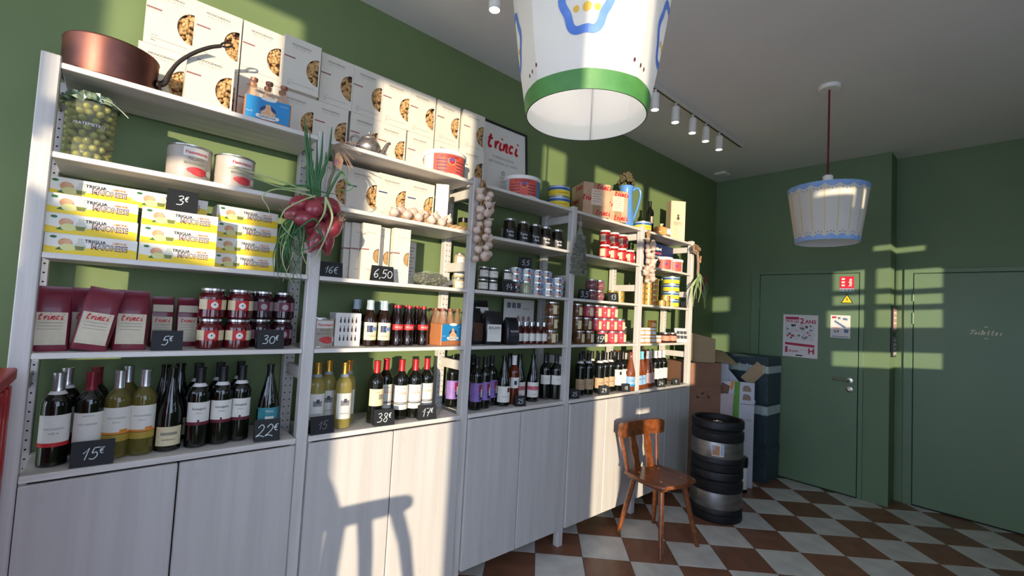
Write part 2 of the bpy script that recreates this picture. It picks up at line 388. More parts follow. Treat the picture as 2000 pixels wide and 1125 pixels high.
# small sensor on the ceiling by the corner
thing('ceiling_sensor', 'small white square sensor on the ceiling near the far corner', 'sensor', (5.03, .14, CEIL - .022),
      [('housing', MB().bbox(-.06, .06, -.06, .06, 0, .022, .006).mesh('sensor_housing', white_p, False), [('grille', MB().bbox(-.04, .04, -.04, .04, -.003, 0, .001).mesh('sensor_grille', ceil_m, False))])])

# ------------------------------------------------------------------ shelving unit and base cabinets
ivory = wood_paint('whitewashed_pine', (216, 212, 207), (200, 194, 188), .55, along='z', knots=False)
ivory_x = wood_paint('whitewashed_board', (228, 223, 216), (206, 198, 190), .5, along='x', knots=False)
door_w = wood_paint('whitewashed_door', (204, 200, 196), (194, 189, 185), .5, scale=2.2, along='z', knots=True)
hole_m = mat('pin_hole', (30, 26, 24), .9)
unit = ob('shelving_unit', None, None, (0, 0, 0)); unit.empty_display_size = .05
tag(unit, 'long whitewashed pine shelving unit of five bays against the green wall', 'shelving')
post = MB().bbox(-.023, .023, 0, .044, 0, 2.25, .003).mesh('post', ivory, False)
bar = MB().bbox(-.011, .011, .044, .256, -.026, .026, .002).mesh('crossbar', mat('pine_bar', (214, 208, 200), .55), False)
hm_ = MB()
for c in (-.011, .011):
    for k in range(66):
        hm_.add([(c + .0034 * math.cos(a), -.0006, .13 + k * .032 + .0034 * math.sin(a)) for a in [PI / 3 * t for t in range(6)]], [tuple(range(6))])
holes_me = hm_.mesh('pin_holes', hole_m, False)
shelf_me = MB().bbox(-P / 2 + .0245, P / 2 - .0245, 0, .30, -.018, 0, .0015).mesh('shelf', ivory_x, False)
for i in range(6):
    e = ob('side_frame', None, unit, (i * P, 0, 0)); e.empty_display_size = .02
    ob('post', post, e); b = ob('post', post, e, (0, .256, 0)); ob('pin_holes', holes_me, e, (0, .256, 0), kind='stuff')
    for z in (.16, .62, 1.205, 1.755, 2.17): ob('crossbar', bar, e, (0, 0, z))
for i in range(5):
    for l in (2, 3, 4, 5): ob('shelf', shelf_me, unit, ((i + .5) * P, .0005 * (i % 2), Z[l]))
hw = P / 2 - .0255
cb = MB()
cb.box(-hw, -hw + .016, .008, .3, .113, .925); cb.box(hw - .016, hw, .008, .3, .113, .925); cb.box(-hw + .016, hw - .016, .284, .3, .113, .925); cb.box(-hw + .016, hw - .016, .008, .284, .113, .13)
body_me = cb.mesh('cabinet_body', ivory, False)
top_me = MB().bbox(-hw, hw, -.006, .30, .925, .947, .002).mesh('cabinet_top', ivory_x, False)
dl = MB().bbox(-hw + .001, -.003, -.013, .006, .113, .919, .003).mesh('cabinet_door', door_w, False)
names = ['leftmost', 'second from the left', 'middle', 'second from the right', 'rightmost']
for i in range(5):
    thing('base_cabinet', 'whitewashed pine two-door base cabinet, %s of the five below the shelves' % names[i], 'cabinet', ((i + .5) * P, 0, 0),
          [('body', body_me), ('top_board', top_me)], group='base cabinets under the shelves')
    e = COL.objects[-1].parent
    ob('door', dl, e); ob('door', dl, e, (hw - .001 + .002, 0, 0))

# ------------------------------------------------------------------ goods: materials
glass_dk = mat('dark_bottle_glass', (16, 18, 14), .06, var=0, coat=.6)
glass_br = mat('brown_bottle_glass', (34, 18, 10), .07, var=0, coat=.5)
glass_am = mat('amber_rose_glass', (176, 92, 48), .05, var=0, trans=.55, coat=.4)
glass_wh = mat('pale_wine_glass', (108, 98, 44), .05, var=0, alpha=.75, coat=.6)
glass_cl = mat('clear_glass', (240, 240, 236), .03, var=0, trans=.92, ior=1.2)
glass_soda = mat('reflection_tint_glass', (196, 150, 116), .04, var=0, alpha=.24, coat=.6)  # clear glass; its brownish reflections are put into the colour
glass_gold = mat('pale_gold_glass', (172, 156, 84), .05, var=0, alpha=.62, coat=.6)
paper = mat('label_paper', (228, 224, 214), .6, var=.02)
cream = mat('cream_label', (222, 208, 168), .6, var=.03)
beige = mat('beige_label', (188, 158, 122), .6, var=.03)
ink = mat('black_ink', (34, 32, 32), .6, var=0)
grey_ink = mat('grey_ink', (128, 124, 122), .6, var=0)
red_ink = mat('red_ink', (206, 40, 46), .5, var=0)
red_m = mat('red_label', (196, 44, 48), .5, var=.04)
wine_m = mat('maroon_band', (104, 34, 48), .5, var=.04)
blue_m = mat('sky_blue_card', (36, 132, 190), .45, var=.04)
lblue_m = mat('pale_blue_label', (140, 176, 212), .5, var=.04)
navy_m = mat('navy_card', (30, 42, 84), .5, var=.06)
orange_m = mat('orange_print', (224, 138, 58), .5, var=.05)
yellow_m = mat('yellow_print', (240, 206, 40), .45, var=.03)
green_m = mat('leaf_green_print', (52, 112, 60), .5, var=.05)
olive_oil = mat('olive_jar_content', (96, 92, 40), .2, rgb2=(130, 122, 60), scale=40, coat=.5)
silver = mat('silver_foil', (206, 204, 204), .25, .9, var=.04)
gold_f = mat('gold_foil', (206, 160, 72), .28, .85, var=.05)
red_foil = mat('red_foil', (188, 34, 42), .32, .2, var=.05)
dkred_foil = mat('dark_red_foil', (118, 24, 36), .35, .2, var=.05)
black_foil = mat('black_foil', (22, 20, 22), .35, var=.05)
white_foil = mat('white_foil', (228, 224, 222), .4, var=.03)
blue_foil = mat('turquoise_foil', (110, 186, 206), .4, var=.03)
tin_m = mat('tin_plate', (206, 204, 200), .25, .9, var=.05)
white_pl = mat('white_plastic', (240, 238, 234), .35, var=.01)
black_pl = mat('black_plastic', (20, 20, 22), .3, var=.05)
slate = mat('chalkboard_black', (20, 21, 24), .6, var=.08)
chalk = mat('chalk_ink', (214, 222, 222), .7, var=0)
teal_m = mat('teal_label', (40, 124, 136), .5, rgb2=(80, 150, 160), scale=40)
purple_m = mat('purple_label', (128, 98, 170), .5, rgb2=(150, 122, 190), scale=30)
pink_m = mat('pink_print', (206, 70, 110), .5, var=.05)

# ------------------------------------------------------------------ goods: kits (each returns a list of parts that share meshes)
def rad(prof, z):
    for (r0, z0), (r1, z1) in zip(prof, prof[1:]):
        if z0 <= z <= z1 and z1 > z0: return r0 + (r1 - r0) * (z - z0) / (z1 - z0)
    return prof[-1][0]
BORD = [(.0, .002), (.030, 0), (.0375, .004), (.0375, .19), (.0365, .202), (.031, .216), (.022, .228), (.0158, .238), (.0145, .25), (.0142, .288), (.0158, .289), (.0158, .297), (.0, .298)]
BURG = [(.0, .002), (.034, 0), (.041, .004), (.041, .13), (.0385, .15), (.031, .18), (.0235, .21), (.0165, .245), (.0142, .262), (.0142, .288), (.0162, .289), (.0162, .298), (.0, .299)]
BEER = [(.0, .002), (.026, 0), (.031, .004), (.031, .125), (.0285, .14), (.02, .16), (.0145, .178), (.0125, .205), (.0135, .21), (.0135, .222), (.0, .223)]
COLA = [(.0, .002), (.024, 0), (.029, .005), (.029, .03), (.0262, .055), (.0295, .085), (.0295, .105), (.026, .13), (.017, .158), (.0125, .18), (.012, .192), (.0135, .193), (.0135, .204), (.0, .205)]
MINI = [(.0, .002), (.02, 0), (.0245, .003), (.0245, .072), (.021, .086), (.012, .1), (.0105, .12), (.0125, .121), (.0125, .14), (.0, .141)]
SODA = [(.0, .002), (.022, 0), (.0265, .004), (.0265, .11), (.022, .135), (.014, .16), (.0125, .185), (.0135, .187), (.0135, .196), (.0, .197)]
KIT = {}
def bottle(key, prof, glass, cap=None, labels=(), lettering=(), ring=None):
    """cap=(z0, z1, material); labels=(z0, z1, half angle, material, [(z0, z1, material) bands on it]); lettering=(text, width, z, ink, shear)"""
    if key in KIT: return KIT[key]
    parts = [('glass', MB().lathe(prof, 20).mesh(key + '_glass', glass))]
    if cap:
        z0, z1, cm = cap; zs = [z0] + [z for r, z in prof if z0 < z < z1] + [z1]
        pr = [(rad(prof, z) + .001, z) for z in zs]; pr = pr + [(.001, z1 + .0015)]
        parts.append(('capsule', MB().lathe(pr, 16).mesh(key + '_capsule', cm)))
    if ring:
        z0, z1, cm = ring
        parts.append(('neck_band', MB().lathe([(rad(prof, z0) + .0016, z0), (rad(prof, z1) + .0016, z1)], 16).mesh(key + '_ring', cm)))
    for li, (z0, z1, ha, lm, bands) in enumerate(labels):
        Rr = max(rad(prof, z0), rad(prof, z1)) + .0005; mb = MB(); mb.arc(Rr, -ha, ha, z0, z1, 0, 24); ms = [lm]
        for (b0, b1, a0, a1, bm) in bands:
            if bm not in ms: ms.append(bm)
            mb.arc(Rr + .0004 + .0002 * ms.index(bm), a0 * ha, a1 * ha, b0, b1, ms.index(bm), max(6, int(24 * abs(a1 - a0) / 2)))
        subs = [('lettering', txt(s, wd, im, z=z, R=Rr + .0014, shear=sh)) for s, wd, z, im, sh in (lettering if li == 0 else ())]
        parts.append(('label', mb.mesh(key + '_label', ms), subs))
    KIT[key] = parts; return parts
def jar(key, R, H, content, lid, lidh=.012, label=None, bands=(), lettering=(), shape='jar', lidr=.92, discs=()):
    """label=(z0, z1, half angle, material)"""
    if key in KIT: return KIT[key]
    t = H - lidh
    if shape == 'jar': pr = [(0, .001), (R * .85, 0), (R, .006), (R, t * .74), (R * .95, t * .84), (R * .8, t * .93), (R * .8, t)]
    elif shape == 'tulip': pr = [(0, .001), (R * .7, 0), (R * .86, .006), (R, t * .45), (R * .97, t * .62), (R * .8, t * .9), (R * .8, t)]
    elif shape == 'cone': pr = [(0, .001), (R * .95, 0), (R, .006), (R, t * .5), (R * .72, t * .93), (R * .72, t)]
    else: pr = [(0, .001), (R * .96, 0), (R, .004), (R, t * .9), (R * .9, t)]
    lr = pr[-1][0] + .002 if shape != 'straight' else R * lidr
    parts = [('glass', MB().lathe(pr + [(0, t)], 22).mesh(key + '_glass', content)),
             ('lid', MB().lathe([(lr - .002, t - .001), (lr, t + .001), (lr, H - .003), (lr - .003, H), (0, H)], 22).mesh(key + '_lid', lid))]
    if label:
        z0, z1, ha, lm = label; Rr = max(rad(pr, z0), rad(pr, (z0 + z1) / 2), rad(pr, z1)) + .0006; ms = [lm]; mb = MB().arc(Rr, -ha, ha, z0, z1, 0, 24)
        for (b0, b1, a0, a1, bm) in bands:
            if bm not in ms: ms.append(bm)
            mb.arc(Rr + .0004 + .0001 * ms.index(bm), a0 * ha, a1 * ha, b0, b1, ms.index(bm), max(6, int(24 * abs(a1 - a0) / 2)))
        for (a_, z_, r_, bm) in discs:
            if bm not in ms: ms.append(bm)
            mb.cdisc(Rr + .0008 + .0003 * ms.index(bm), a_, z_, r_, ms.index(bm))
        parts.append(('label', mb.mesh(key + '_label', ms), [('lettering', txt(s, wd, im, z=z, R=Rr + .0012, x=x)) for s, wd, z, im, x in lettering]))
    KIT[key] = parts; return parts
def can(key, R, H, wall, bands=(), lettering=(), rim=tin_m, lid=None, ribs=True, discs=()):
    """bands: (z0, z1, a0, a1, material) painted on the wall of the tin"""
    if key in KIT: return KIT[key]
    pr = [(0, .002), (R * .9, .001), (R, .0), (R, .004)]
    if ribs and H > .08:
        for k in range(7): z = H * (.3 + .06 * k); pr += [(R - .0012, z), (R - .0002, z + H * .03)]
    pr += [(R - .0006, .006), ] if not ribs or H <= .08 else []
    pr += [(R - .0006, H - .006)]
    parts = [('tin_wall', MB().lathe(pr, 28).mesh(key + '_wall', wall)),
             ('rim', MB().lathe([(R - .001, H - .006), (R + .0015, H - .004), (R + .0015, H), (R - .003, H), (R - .004, H - .004), (0, H - .004)], 28).mesh(key + '_rim', rim)),
             ('bottom_rim', MB().lathe([(R - .002, 0), (R + .0015, 0), (R + .0015, .004), (R - .001, .006)], 28).mesh(key + '_foot', rim))]
    if bands:
        ms = []; mb = MB()
        for (b0, b1, a0, a1, bm) in bands:
            if bm not in ms: ms.append(bm)
            mb.arc(R + .0004 + .0002 * len(ms), a0, a1, b0, b1, ms.index(bm), max(6, int(abs(a1 - a0) * 14)))
        for (a_, z_, r_, bm, *rz_) in discs:
            if bm not in ms: ms.append(bm)
            mb.cdisc(R + .0008 + .0003 * len(ms), a_, z_, r_, ms.index(bm), rz=rz_[0] if rz_ else r_ * .95)
        parts.append(('label', mb.mesh(key + '_label', ms), [('lettering', txt(s, wd, im, z=z, R=R + .0026, x=x, bold=bo)) for s, wd, z, im, x, bo in lettering]))
    if lid: parts.append(('lid', MB().lathe([(R * 1.02, H - .012), (R * 1.06, H - .01), (R * 1.07, H + .006), (R * 1.04, H + .012), (R * .98, H + .012), (R * .96, H + .007), (0, H + .007)], 28).mesh(key + '_lid', lid)))
    KIT[key] = parts; return parts

# price tents: a folded card of slate with a chalked price
def tent(price, w, h, loc, label, small=None, rot=0, faint=False, chs=.5):
    key = ('tent', round(w, 3), round(h, 3))
    if key not in KIT:
        d = h * .42; mb = MB(); t = .0025
        for s in (-1, 1):
            M = Matrix.Translation((0, 0, h)) @ Matrix.Rotation(s * math.atan2(d / 2, h), 4, 'X')
            mb.box(-w / 2, w / 2, -t / 2, t / 2, -h * 1.02, 0, 0, M)
        KIT[key] = mb.mesh('price_card', slate, False)
    d = h * .42; ang = math.atan2(d / 2, h)
    e = thing('price_tent', label, 'price card', loc, [('card', KIT[key])], rot, 'black price cards on the shelves')
    if price:
        sm = script(price, h * chs * .92, h * .036, small_from=small)
        M = Matrix.Translation((0, -d / 4 - .0028, h * .5)) @ Matrix.Rotation(-ang, 4, 'X')
        sm.v = [tuple(M @ Vector(v)) for v in sm.v]
        ob('chalk_price', sm.mesh('chalk_price', grey_ink if faint else chalk, False), e)
    return e

# ------------------------------------------------------------------ pasta cartons
carton = mat('cream_carton', (220, 213, 199), .55, var=.015)
carton_in = mat('carton_inside', (120, 80, 46), .7, var=.1)
pasta_m = mat('dry_pasta', (188, 144, 90), .5, rgb2=(212, 172, 118), scale=60)
tan_ink = mat('dusty_rose_ink', (150, 100, 98), .6, var=0)
blue_ink = mat('dark_blue_ink', (58, 62, 116), .6, var=0)
BW, BH, BD = .157, .237, .068
def pasta_box_kit(key, stripe):
    if key in KIT: return KIT[key]
    w, h, d = BW, BH, BD; zc = h * .46; r = .063; xr = w / 2 - .007
    mb = MB(); x0, x1 = -w / 2, w / 2
    mb.add([(x0, 0, 0), (x0, d, 0), (x0, d, h), (x0, 0, h), (x1, 0, 0), (x1, d, 0), (x1, d, h), (x1, 0, h)],
           [(0, 3, 2, 1), (4, 5, 6, 7), (1, 2, 6, 5), (0, 1, 5, 4), (3, 7, 6, 2)])
    arcp = [(xr - r * .86 * math.sin(PI * k / 16), zc - r + 2 * r * k / 16 + 0) for k in range(17)]
    arcp = [(xr - r * .84 * math.sin(PI * k / 16), zc - r * math.cos(PI * k / 16)) for k in range(17)]
    mb.flat([(x0, 0), (xr, 0)] + arcp + [(xr, h), (x0, h)], 0)
    mb.flat([(xr, 0), (x1, 0), (x1, h), (xr, h)], 0)
    for a, b in zip(arcp, arcp[1:]): mb.add([(a[0], 0, a[1]), (b[0], 0, b[1]), (b[0], .004, b[1]), (a[0], .004, a[1])], [(0, 1, 2, 3)])
    body = mb.mesh(key + '_carton', carton, False)
    rr = random.Random(key)
    pm = MB(); pm.flat([(xr - r, zc - r), (xr + .003, zc - r), (xr + .003, zc + r), (xr - r, zc + r)], .022, 1)
    for k in range(48):
        c = Vector((xr - rr.uniform(.002, .055), rr.uniform(.010, .017), zc + rr.uniform(-.06, .06))); a = rr.uniform(0, PI); dv = Vector((math.cos(a), rr.uniform(-.5, .5), math.sin(a))) * .011
        pm.tube([c - dv, c + dv], .0068, 9, 0, cap=False)
    pasta = pm.mesh(key + '_pasta', [pasta_m, carton_in])
    ln = MB(); ln.flat([(x0 + .0015, h * .585), (x0 + .048, h * .585), (x0 + .048, h * .612), (x0 + .0015, h * .612)], -.0005, 0)
    ln.flat([(x0 + .018, h * .115), (x1 - .022, h * .115), (x1 - .022, h * .121), (x0 + .018, h * .121)], -.0005, 1)
    parts = [('carton', body, [('logo_lettering', txt('MONOGRANO', .082, ink, z=h * .86, x=-.006)), ('maker_lettering', txt('FELICETTI', .074, grey_ink, z=h * .805, x=-.004, space=1.9)),
                               ('small_print', txt('penne rigate', .022, ink, z=h * .165, x=x0 + .032)), ('weight_print', txt('500 g', .014, ink, z=h * .075, x=x0 + .028))]),
             ('stripe', ln.mesh(key + '_stripe', [stripe, grey_ink], False)), ('pasta', pasta, None, 'stuff')]
    KIT[key] = parts; return parts
pk = [pasta_box_kit('pasta_a', tan_ink), pasta_box_kit('pasta_b', tan_ink), pasta_box_kit('pasta_c', tan_ink)]
cols = [.290, .447, .609, .766, .934, 1.092, 1.250, 1.408, 1.578, 1.755]
GP = 'pasta cartons on the top shelf'
for i, x in enumerate(cols):
    y = .172 if i == 3 else .2; z = Z[5]
    if i == 0 and 0: pass
    if i < 9:
        thing('pasta_carton', 'cream pasta carton with round window, %s from the left in the lower top-shelf row' % ORD[i], 'carton', (x - (.012 if i in (0, 4, 6) else 0), .2, z), pk[i % 3], RND.uniform(-.01, .01), GP)
    thing('pasta_carton', 'cream pasta carton with round window, %s from the left in the upper top-shelf row' % ORD[i], 'carton', (x, y if i < 9 else .19, z + BH + .001), pk[(i + 1) % 3], RND.uniform(-.012, .012), GP)
thing('pasta_carton', 'cream pasta carton standing forward between copper pan and blue soda pack', 'carton', (.422, .115, Z[5]), pk[1], .03, GP)
thing('pasta_carton', 'cream pasta carton standing forward beside the framed poster', 'carton', (1.738, .165, Z[5]), pk[2], -.10, GP)
pb = [pasta_box_kit('pasta_d', blue_ink), pasta_box_kit('pasta_e', blue_ink)]
for i, x in enumerate((.93, 1.078, 1.232, 1.388)):
    thing('pasta_carton', 'cream pasta carton with dark blue stripe, %s from the left behind the onions and garlic' % ORD[i], 'carton', (x, .16 - .012 * i, Z[4]), pb[i % 2], .02 - .02 * i, 'blue striped pasta cartons')
thing('pasta_carton', 'cream pasta carton with dark blue stripe turned sideways beside the olive jars', 'carton', (1.552, .105, Z[4]), pb[0], .95, 'blue striped pasta cartons')
# slim spaghetti cartons
def slim_kit():
    w, h, d = .088, .278, .04; zc = h * .45; r = .036; xr = w / 2 - .004; mb = MB(); x0, x1 = -w / 2, w / 2
    mb.add([(x0, 0, 0), (x0, d, 0), (x0, d, h), (x0, 0, h), (x1, 0, 0), (x1, d, 0), (x1, d, h), (x1, 0, h)], [(0, 3, 2, 1), (4, 5, 6, 7), (1, 2, 6, 5), (0, 1, 5, 4), (3, 7, 6, 2)])
    ap = [(xr - r * .75 * math.sin(PI * k / 14), zc - r * math.cos(PI * k / 14)) for k in range(15)]
    mb.flat([(x0, 0), (xr, 0)] + ap + [(xr, h), (x0, h)], 0); mb.flat([(xr, 0), (x1, 0), (x1, h), (xr, h)], 0)
    pm = MB(); pm.flat([(xr - r, zc - r), (xr + .002, zc - r), (xr + .002, zc + r), (xr - r, zc + r)], .012, 1)
    for k in range(9): pm.tube([(xr - .002 - k * .0032, .007, zc - r), (xr - .002 - k * .0032, .007, zc + r)], .0013, 5)
    st = MB().flat([(x0 + .001, h * .535), (x0 + .036, h * .535), (x0 + .036, h * .56), (x0 + .001, h * .56)], -.0005)
    st.add([(x0 - .0005, .001, h * .535), (x0 - .0005, d, h * .535), (x0 - .0005, d, h * .56), (x0 - .0005, .001, h * .56)], [(0, 1, 2, 3)])
    return [('carton', mb.mesh('slim_carton', carton, False), [('logo_lettering', txt('MONOGRANO', .045, grey_ink, z=h * .84)), ('small_print', txt('il Cappelli', .03, grey_ink, z=h * .2, x=-.01))]),
            ('stripe', st.mesh('slim_stripe', tan_ink, False)), ('spaghetti', pm.mesh('spaghetti', [pasta_m, carton_in]), None, 'stuff')]
sk = slim_kit()
for i, (x, y) in enumerate(((1.05, .15), (1.075, .125), (1.112, .085), (1.185, .13), (1.27, .075))):
    thing('spaghetti_carton', 'tall slim cream spaghetti carton, %s from the left behind the 6,50 card' % ORD[i], 'carton', (x, y, Z[3]), sk, -.09, 'slim spaghetti cartons')
br = MB().bbox(-.035, .035, 0, .03, 0, .235, .001)
e = thing('spaghetti_carton', 'tall pale carton showing its printed back, right of the spaghetti cartons', 'carton', (1.375, .17, Z[3]), [('carton', br.mesh('printed_back', carton, False))], .2, 'slim spaghetti cartons')
for k in range(9): ob('text_line', MB().flat([(-.028, .2 - k * .018), (.022 - (k % 3) * .008, .2 - k * .018), (.022 - (k % 3) * .008, .204 - k * .018), (-.028, .204 - k * .018)], -.0006).mesh('text_line', grey_ink, False), e)

# ------------------------------------------------------------------ wine and soft drink bottles
b_house = bottle('wine_house', BORD, glass_dk, (.235, .2975, silver), [(.065, .165, 1.25, paper, [(.065, .078, -1, 1, red_m), (.078, .088, -.5, -.1, paper)])], [('PACCAMORA', .05, .122, grey_ink, 0), ('puglia igt', .025, .108, grey_ink, 0)], (.228, .238, white_foil))
b_houser = bottle('wine_house_red', BORD, glass_dk, (.235, .2975, dkred_foil), [(.065, .165, 1.25, paper, [])], [('PACCAMORA', .05, .128, grey_ink, 0), ('negroamaro', .03, .155, grey_ink, 0)])
b_housew = bottle('wine_house_white', BORD, glass_wh, (.238, .2975, silver), [(.085, .175, 1.25, paper, [(.085, .092, -1, 1, orange_m), (.092, .1, .2, .7, orange_m)]), (.06, .083, 1.25, mat('ochre_label', (176, 148, 62), .6), [])], [('PACCAMORA', .05, .14, grey_ink, 0), ('bianco', .02, .126, grey_ink, 0)])
b_lamb = bottle('wine_cream', BURG, glass_dk, None, [(.022, .09, 1.05, cream, [(.06, .07, -.6, .6, mat('etching_grey', (150, 142, 122), .6))])], [('Lambrusco', .04, .045, ink, .2)])
b_fam = bottle('wine_script', BORD, glass_dk, (.24, .2975, black_foil), [(.085, .17, 1.15, paper, [(.085, .097, -1, 1, wine_m), (.0965, .105, -.08, .08, wine_m)])], [('Famalgallo', .046, .145, ink, .3), ('rosso', .02, .13, grey_ink, 0)], (.226, .238, white_foil))
b_teal = bottle('wine_teal', BURG, glass_dk, None, [(.06, .125, 1.2, teal_m, [(.075, .09, -.3, .35, paper)])], [('Verus', .03, .112, paper, .2)])
b_gold = bottle('wine_gold', BORD, glass_gold, (.245, .2975, gold_f), [(.045, .16, 1.0, paper, [(.105, .128, -.45, .55, mat('bird_grey', (104, 104, 108), .6, rgb2=(160, 158, 160), scale=80)), (.118, .136, -.1, .25, mat('bird_dark', (70, 70, 76), .6)), ])], [('PASSERINA', .035, .07, grey_ink, 0)], (.232, .244, mat('blue_grey_band', (150, 160, 172), .5)))
b_chat = bottle('wine_castle', BORD, glass_dk, (.24, .2975, red_foil), [(.085, .165, 1.1, cream, [(.115, .14, .15, .75, mat('castle_grey', (150, 142, 120), .6))])], [('CASTELLO', .03, .15, grey_ink, 0)])
b_dom = bottle('wine_domus', BORD, glass_dk, (.24, .2975, red_foil), [(.08, .17, 1.15, paper, [(.083, .086, -1, 1, ink), (.128, .131, -.4, .5, orange_m)]), (.05, .076, 1.15, paper, [])], [('DOLIA', .03, .155, grey_ink, 0), ('cannonau', .03, .138, red_ink, 0)])
b_purple = bottle('wine_purple', BORD, glass_dk, (.25, .2975, black_foil), [(.05, .155, 1.3, purple_m, [(.1, .145, .1, .7, mat('magenta_print', (150, 40, 78), .5)), (.06, .095, .2, .9, navy_m), (.075, .12, .4, .85, paper), (.118, .15, .62, .95, paper)])], [])
b_white1 = bottle('wine_rosette', BURG, glass_dk, None, [(.025, .12, 1.25, paper, [(.085, .11, .3, .75, wine_m), (.092, .103, .42, .63, paper)])], [('il bianco', .03, .06, ink, 0)])
b_rose = bottle('wine_rose', BORD, mat('deep_rose_glass', (120, 48, 26), .06, var=0, trans=.35, coat=.4), (.24, .2975, white_foil), [(.1, .165, .75, paper, [(.12, .145, -.2, .4, navy_m)])], [])
b_stripe = bottle('wine_red_stripe', BURG, glass_dk, None, [(.03, .125, 1.2, paper, [(.075, .1, -1, 1, mat('rose_stripe', (176, 62, 78), .5, rgb2=(216, 130, 140), scale=50))])], [('rosso', .025, .05, ink, .2)])
b_plain = bottle('wine_plain_white', BORD, glass_dk, (.25, .2975, black_foil), [(.1, .16, 1.2, paper, [])], [('CHIANTI', .03, .135, grey_ink, 0)])
b_beige = bottle('wine_beige', BORD, glass_dk, (.245, .2975, black_foil), [(.04, .115, 1.3, beige, [])], [('BARBERA', .035, .08, wine_m, 0)], (.225, .24, white_foil))
b_tall = bottle('wine_tall_label', BORD, glass_dk, (.24, .2975, black_foil), [(.045, .165, .95, paper, [(.125, .15, .1, .6, ink)])], [('Nero', .02, .08, ink, 0)])
b_amber = bottle('wine_amber', BURG, glass_am, None, [(.035, .11, 1.2, lblue_m, [(.035, .05, -1, 1, blue_m)])], [('SOLE', .03, .08, navy_m, 0)])
b_pinkc = bottle('wine_rose_blue', BURG, glass_am, (.235, .298, blue_foil), [(.035, .11, 1.2, lblue_m, [])], [('MARE', .03, .08, navy_m, 0)])
b_redc = bottle('wine_amber_red', BURG, glass_am, (.235, .298, red_foil), [(.035, .12, 1.1, paper, [])], [])
b_whitec = bottle('wine_amber_white', BURG, glass_am, (.235, .298, white_foil), [(.035, .12, 1.1, mat('blush_label', (224, 190, 184), .6), [])], [])
b_wdark = bottle('wine_dark_white_cap', BORD, glass_dk, (.235, .2975, white_foil), [(.06, .15, 1.2, paper, [])], [('VINO', .02, .12, ink, 0)])
b_beer = bottle('beer_wave', BEER, glass_br, (.175, .2225, mat('pale_blue_band', (168, 186, 196), .5)), [(.03, .115, 1.2, mat('straw_label', (226, 220, 178), .6), [(.068, .1, -.55, .2, navy_m), (.075, .093, .1, .8, mat('steel_blue_print', (120, 146, 186), .5)), (.1, .113, -1, 1, paper)])], [('BIRRA', .03, .05, grey_ink, 0)])
b_cola = bottle('cola_red', COLA, mat('cola_glass', (24, 12, 10), .06, var=0, coat=.6), (.19, .2045, red_foil), [(.08, .108, 1.4, red_m, [])], [('MOLE', .038, .094, paper, .2)])
b_mini = bottle('mini_bitter', MINI, mat('bitter_glass', (74, 18, 14), .06, var=0, coat=.5), (.115, .1405, silver), [(.02, .068, 1.2, paper, [])], [])
def row(kit, name, cat, items, z, group, rot=.06):
    for (x, y, label) in items: thing(name, label, cat, (x, y, z), kit, RND.uniform(-rot, rot) - .55 * math.atan2(x - .2, 2.05), group)
g1 = 'wine bottles on the left bay cabinet'
row(b_house, 'wine_bottle', 'bottle', [(.087, .085, 'dark wine bottle with silver capsule and white label with red foot, leftmost of all'), (.100, .20, 'dark silver-capped wine bottle standing behind the leftmost bottle')], Z[1], g1)
row(b_houser, 'wine_bottle', 'bottle', [(.166, .08, 'dark wine bottle with dark red capsule behind the 15 euro card'), (.176, .20, 'dark wine bottle with dark red capsule in second row behind the 15 euro card')], Z[1], g1)
row(b_housew, 'wine_bottle', 'bottle', [(.238, .08, 'pale white wine bottle right of the 15 euro card, left of two alike'), (.308, .085, 'pale white wine bottle left of the dark bottle with low cream label'), (.262, .20, 'pale silver-capped wine bottle in the back row behind the front white wines')], Z[1], g1)
row(b_lamb, 'wine_bottle', 'bottle', [(.386, .09, 'dark sloping bottle with low cream label in the middle of the left bay'), (.372, .2, 'dark sloping bottle half hidden behind the low cream label bottle'), (.42, .22, 'dark sloping bottle in the back row left of the script-label bottles')], Z[1], g1)
row(b_fam, 'wine_bottle', 'bottle', [(.472, .085, 'dark wine bottle with white script label and maroon band, left of three'), (.547, .09, 'dark wine bottle with white script label and maroon band, middle of three'), (.614, .10, 'dark wine bottle with white script label and maroon band, right of three'),
     (.48, .21, 'black-capped bottle behind the left script-label bottle'), (.555, .21, 'black-capped bottle behind the middle script-label bottle'), (.63, .22, 'black-capped bottle behind the right script-label bottle')], Z[1], g1)
row(b_teal, 'wine_bottle', 'bottle', [(.716, .09, 'dark slender bottle with teal label above the 22 euro card')], Z[1], g1)
g2 = 'wine bottles on the second bay cabinet'
row(b_gold, 'wine_bottle', 'bottle', [(.915, .11, 'gold-capped white wine bottle half hidden by the post, leftmost of its cluster'), (.985, .17, 'gold-capped white wine bottle at the back of its cluster, middle one'), (1.026, .075, 'gold-capped white wine bottle with bird label, foremost right of the dark card'), (1.072, .15, 'gold-capped white wine bottle behind the foremost one, at the right')], Z[1], g2)
row(b_chat, 'wine_bottle', 'bottle', [(1.188, .085, 'red-capped wine bottle with cream castle label behind the 38 euro card')], Z[1], g2)
row(b_dom, 'wine_bottle', 'bottle', [(1.272, .16, 'red-capped wine bottle with white label, set back in shade behind the others'), (1.329, .10, 'red-capped wine bottle with white label, second from the right end'), (1.405, .095, 'red-capped wine bottle with white label, next to the rightmost one'), (1.482, .11, 'red-capped wine bottle with white label, rightmost above the 17 euro card')], Z[1], g2)
g3 = 'wine bottles on the middle bay cabinet'
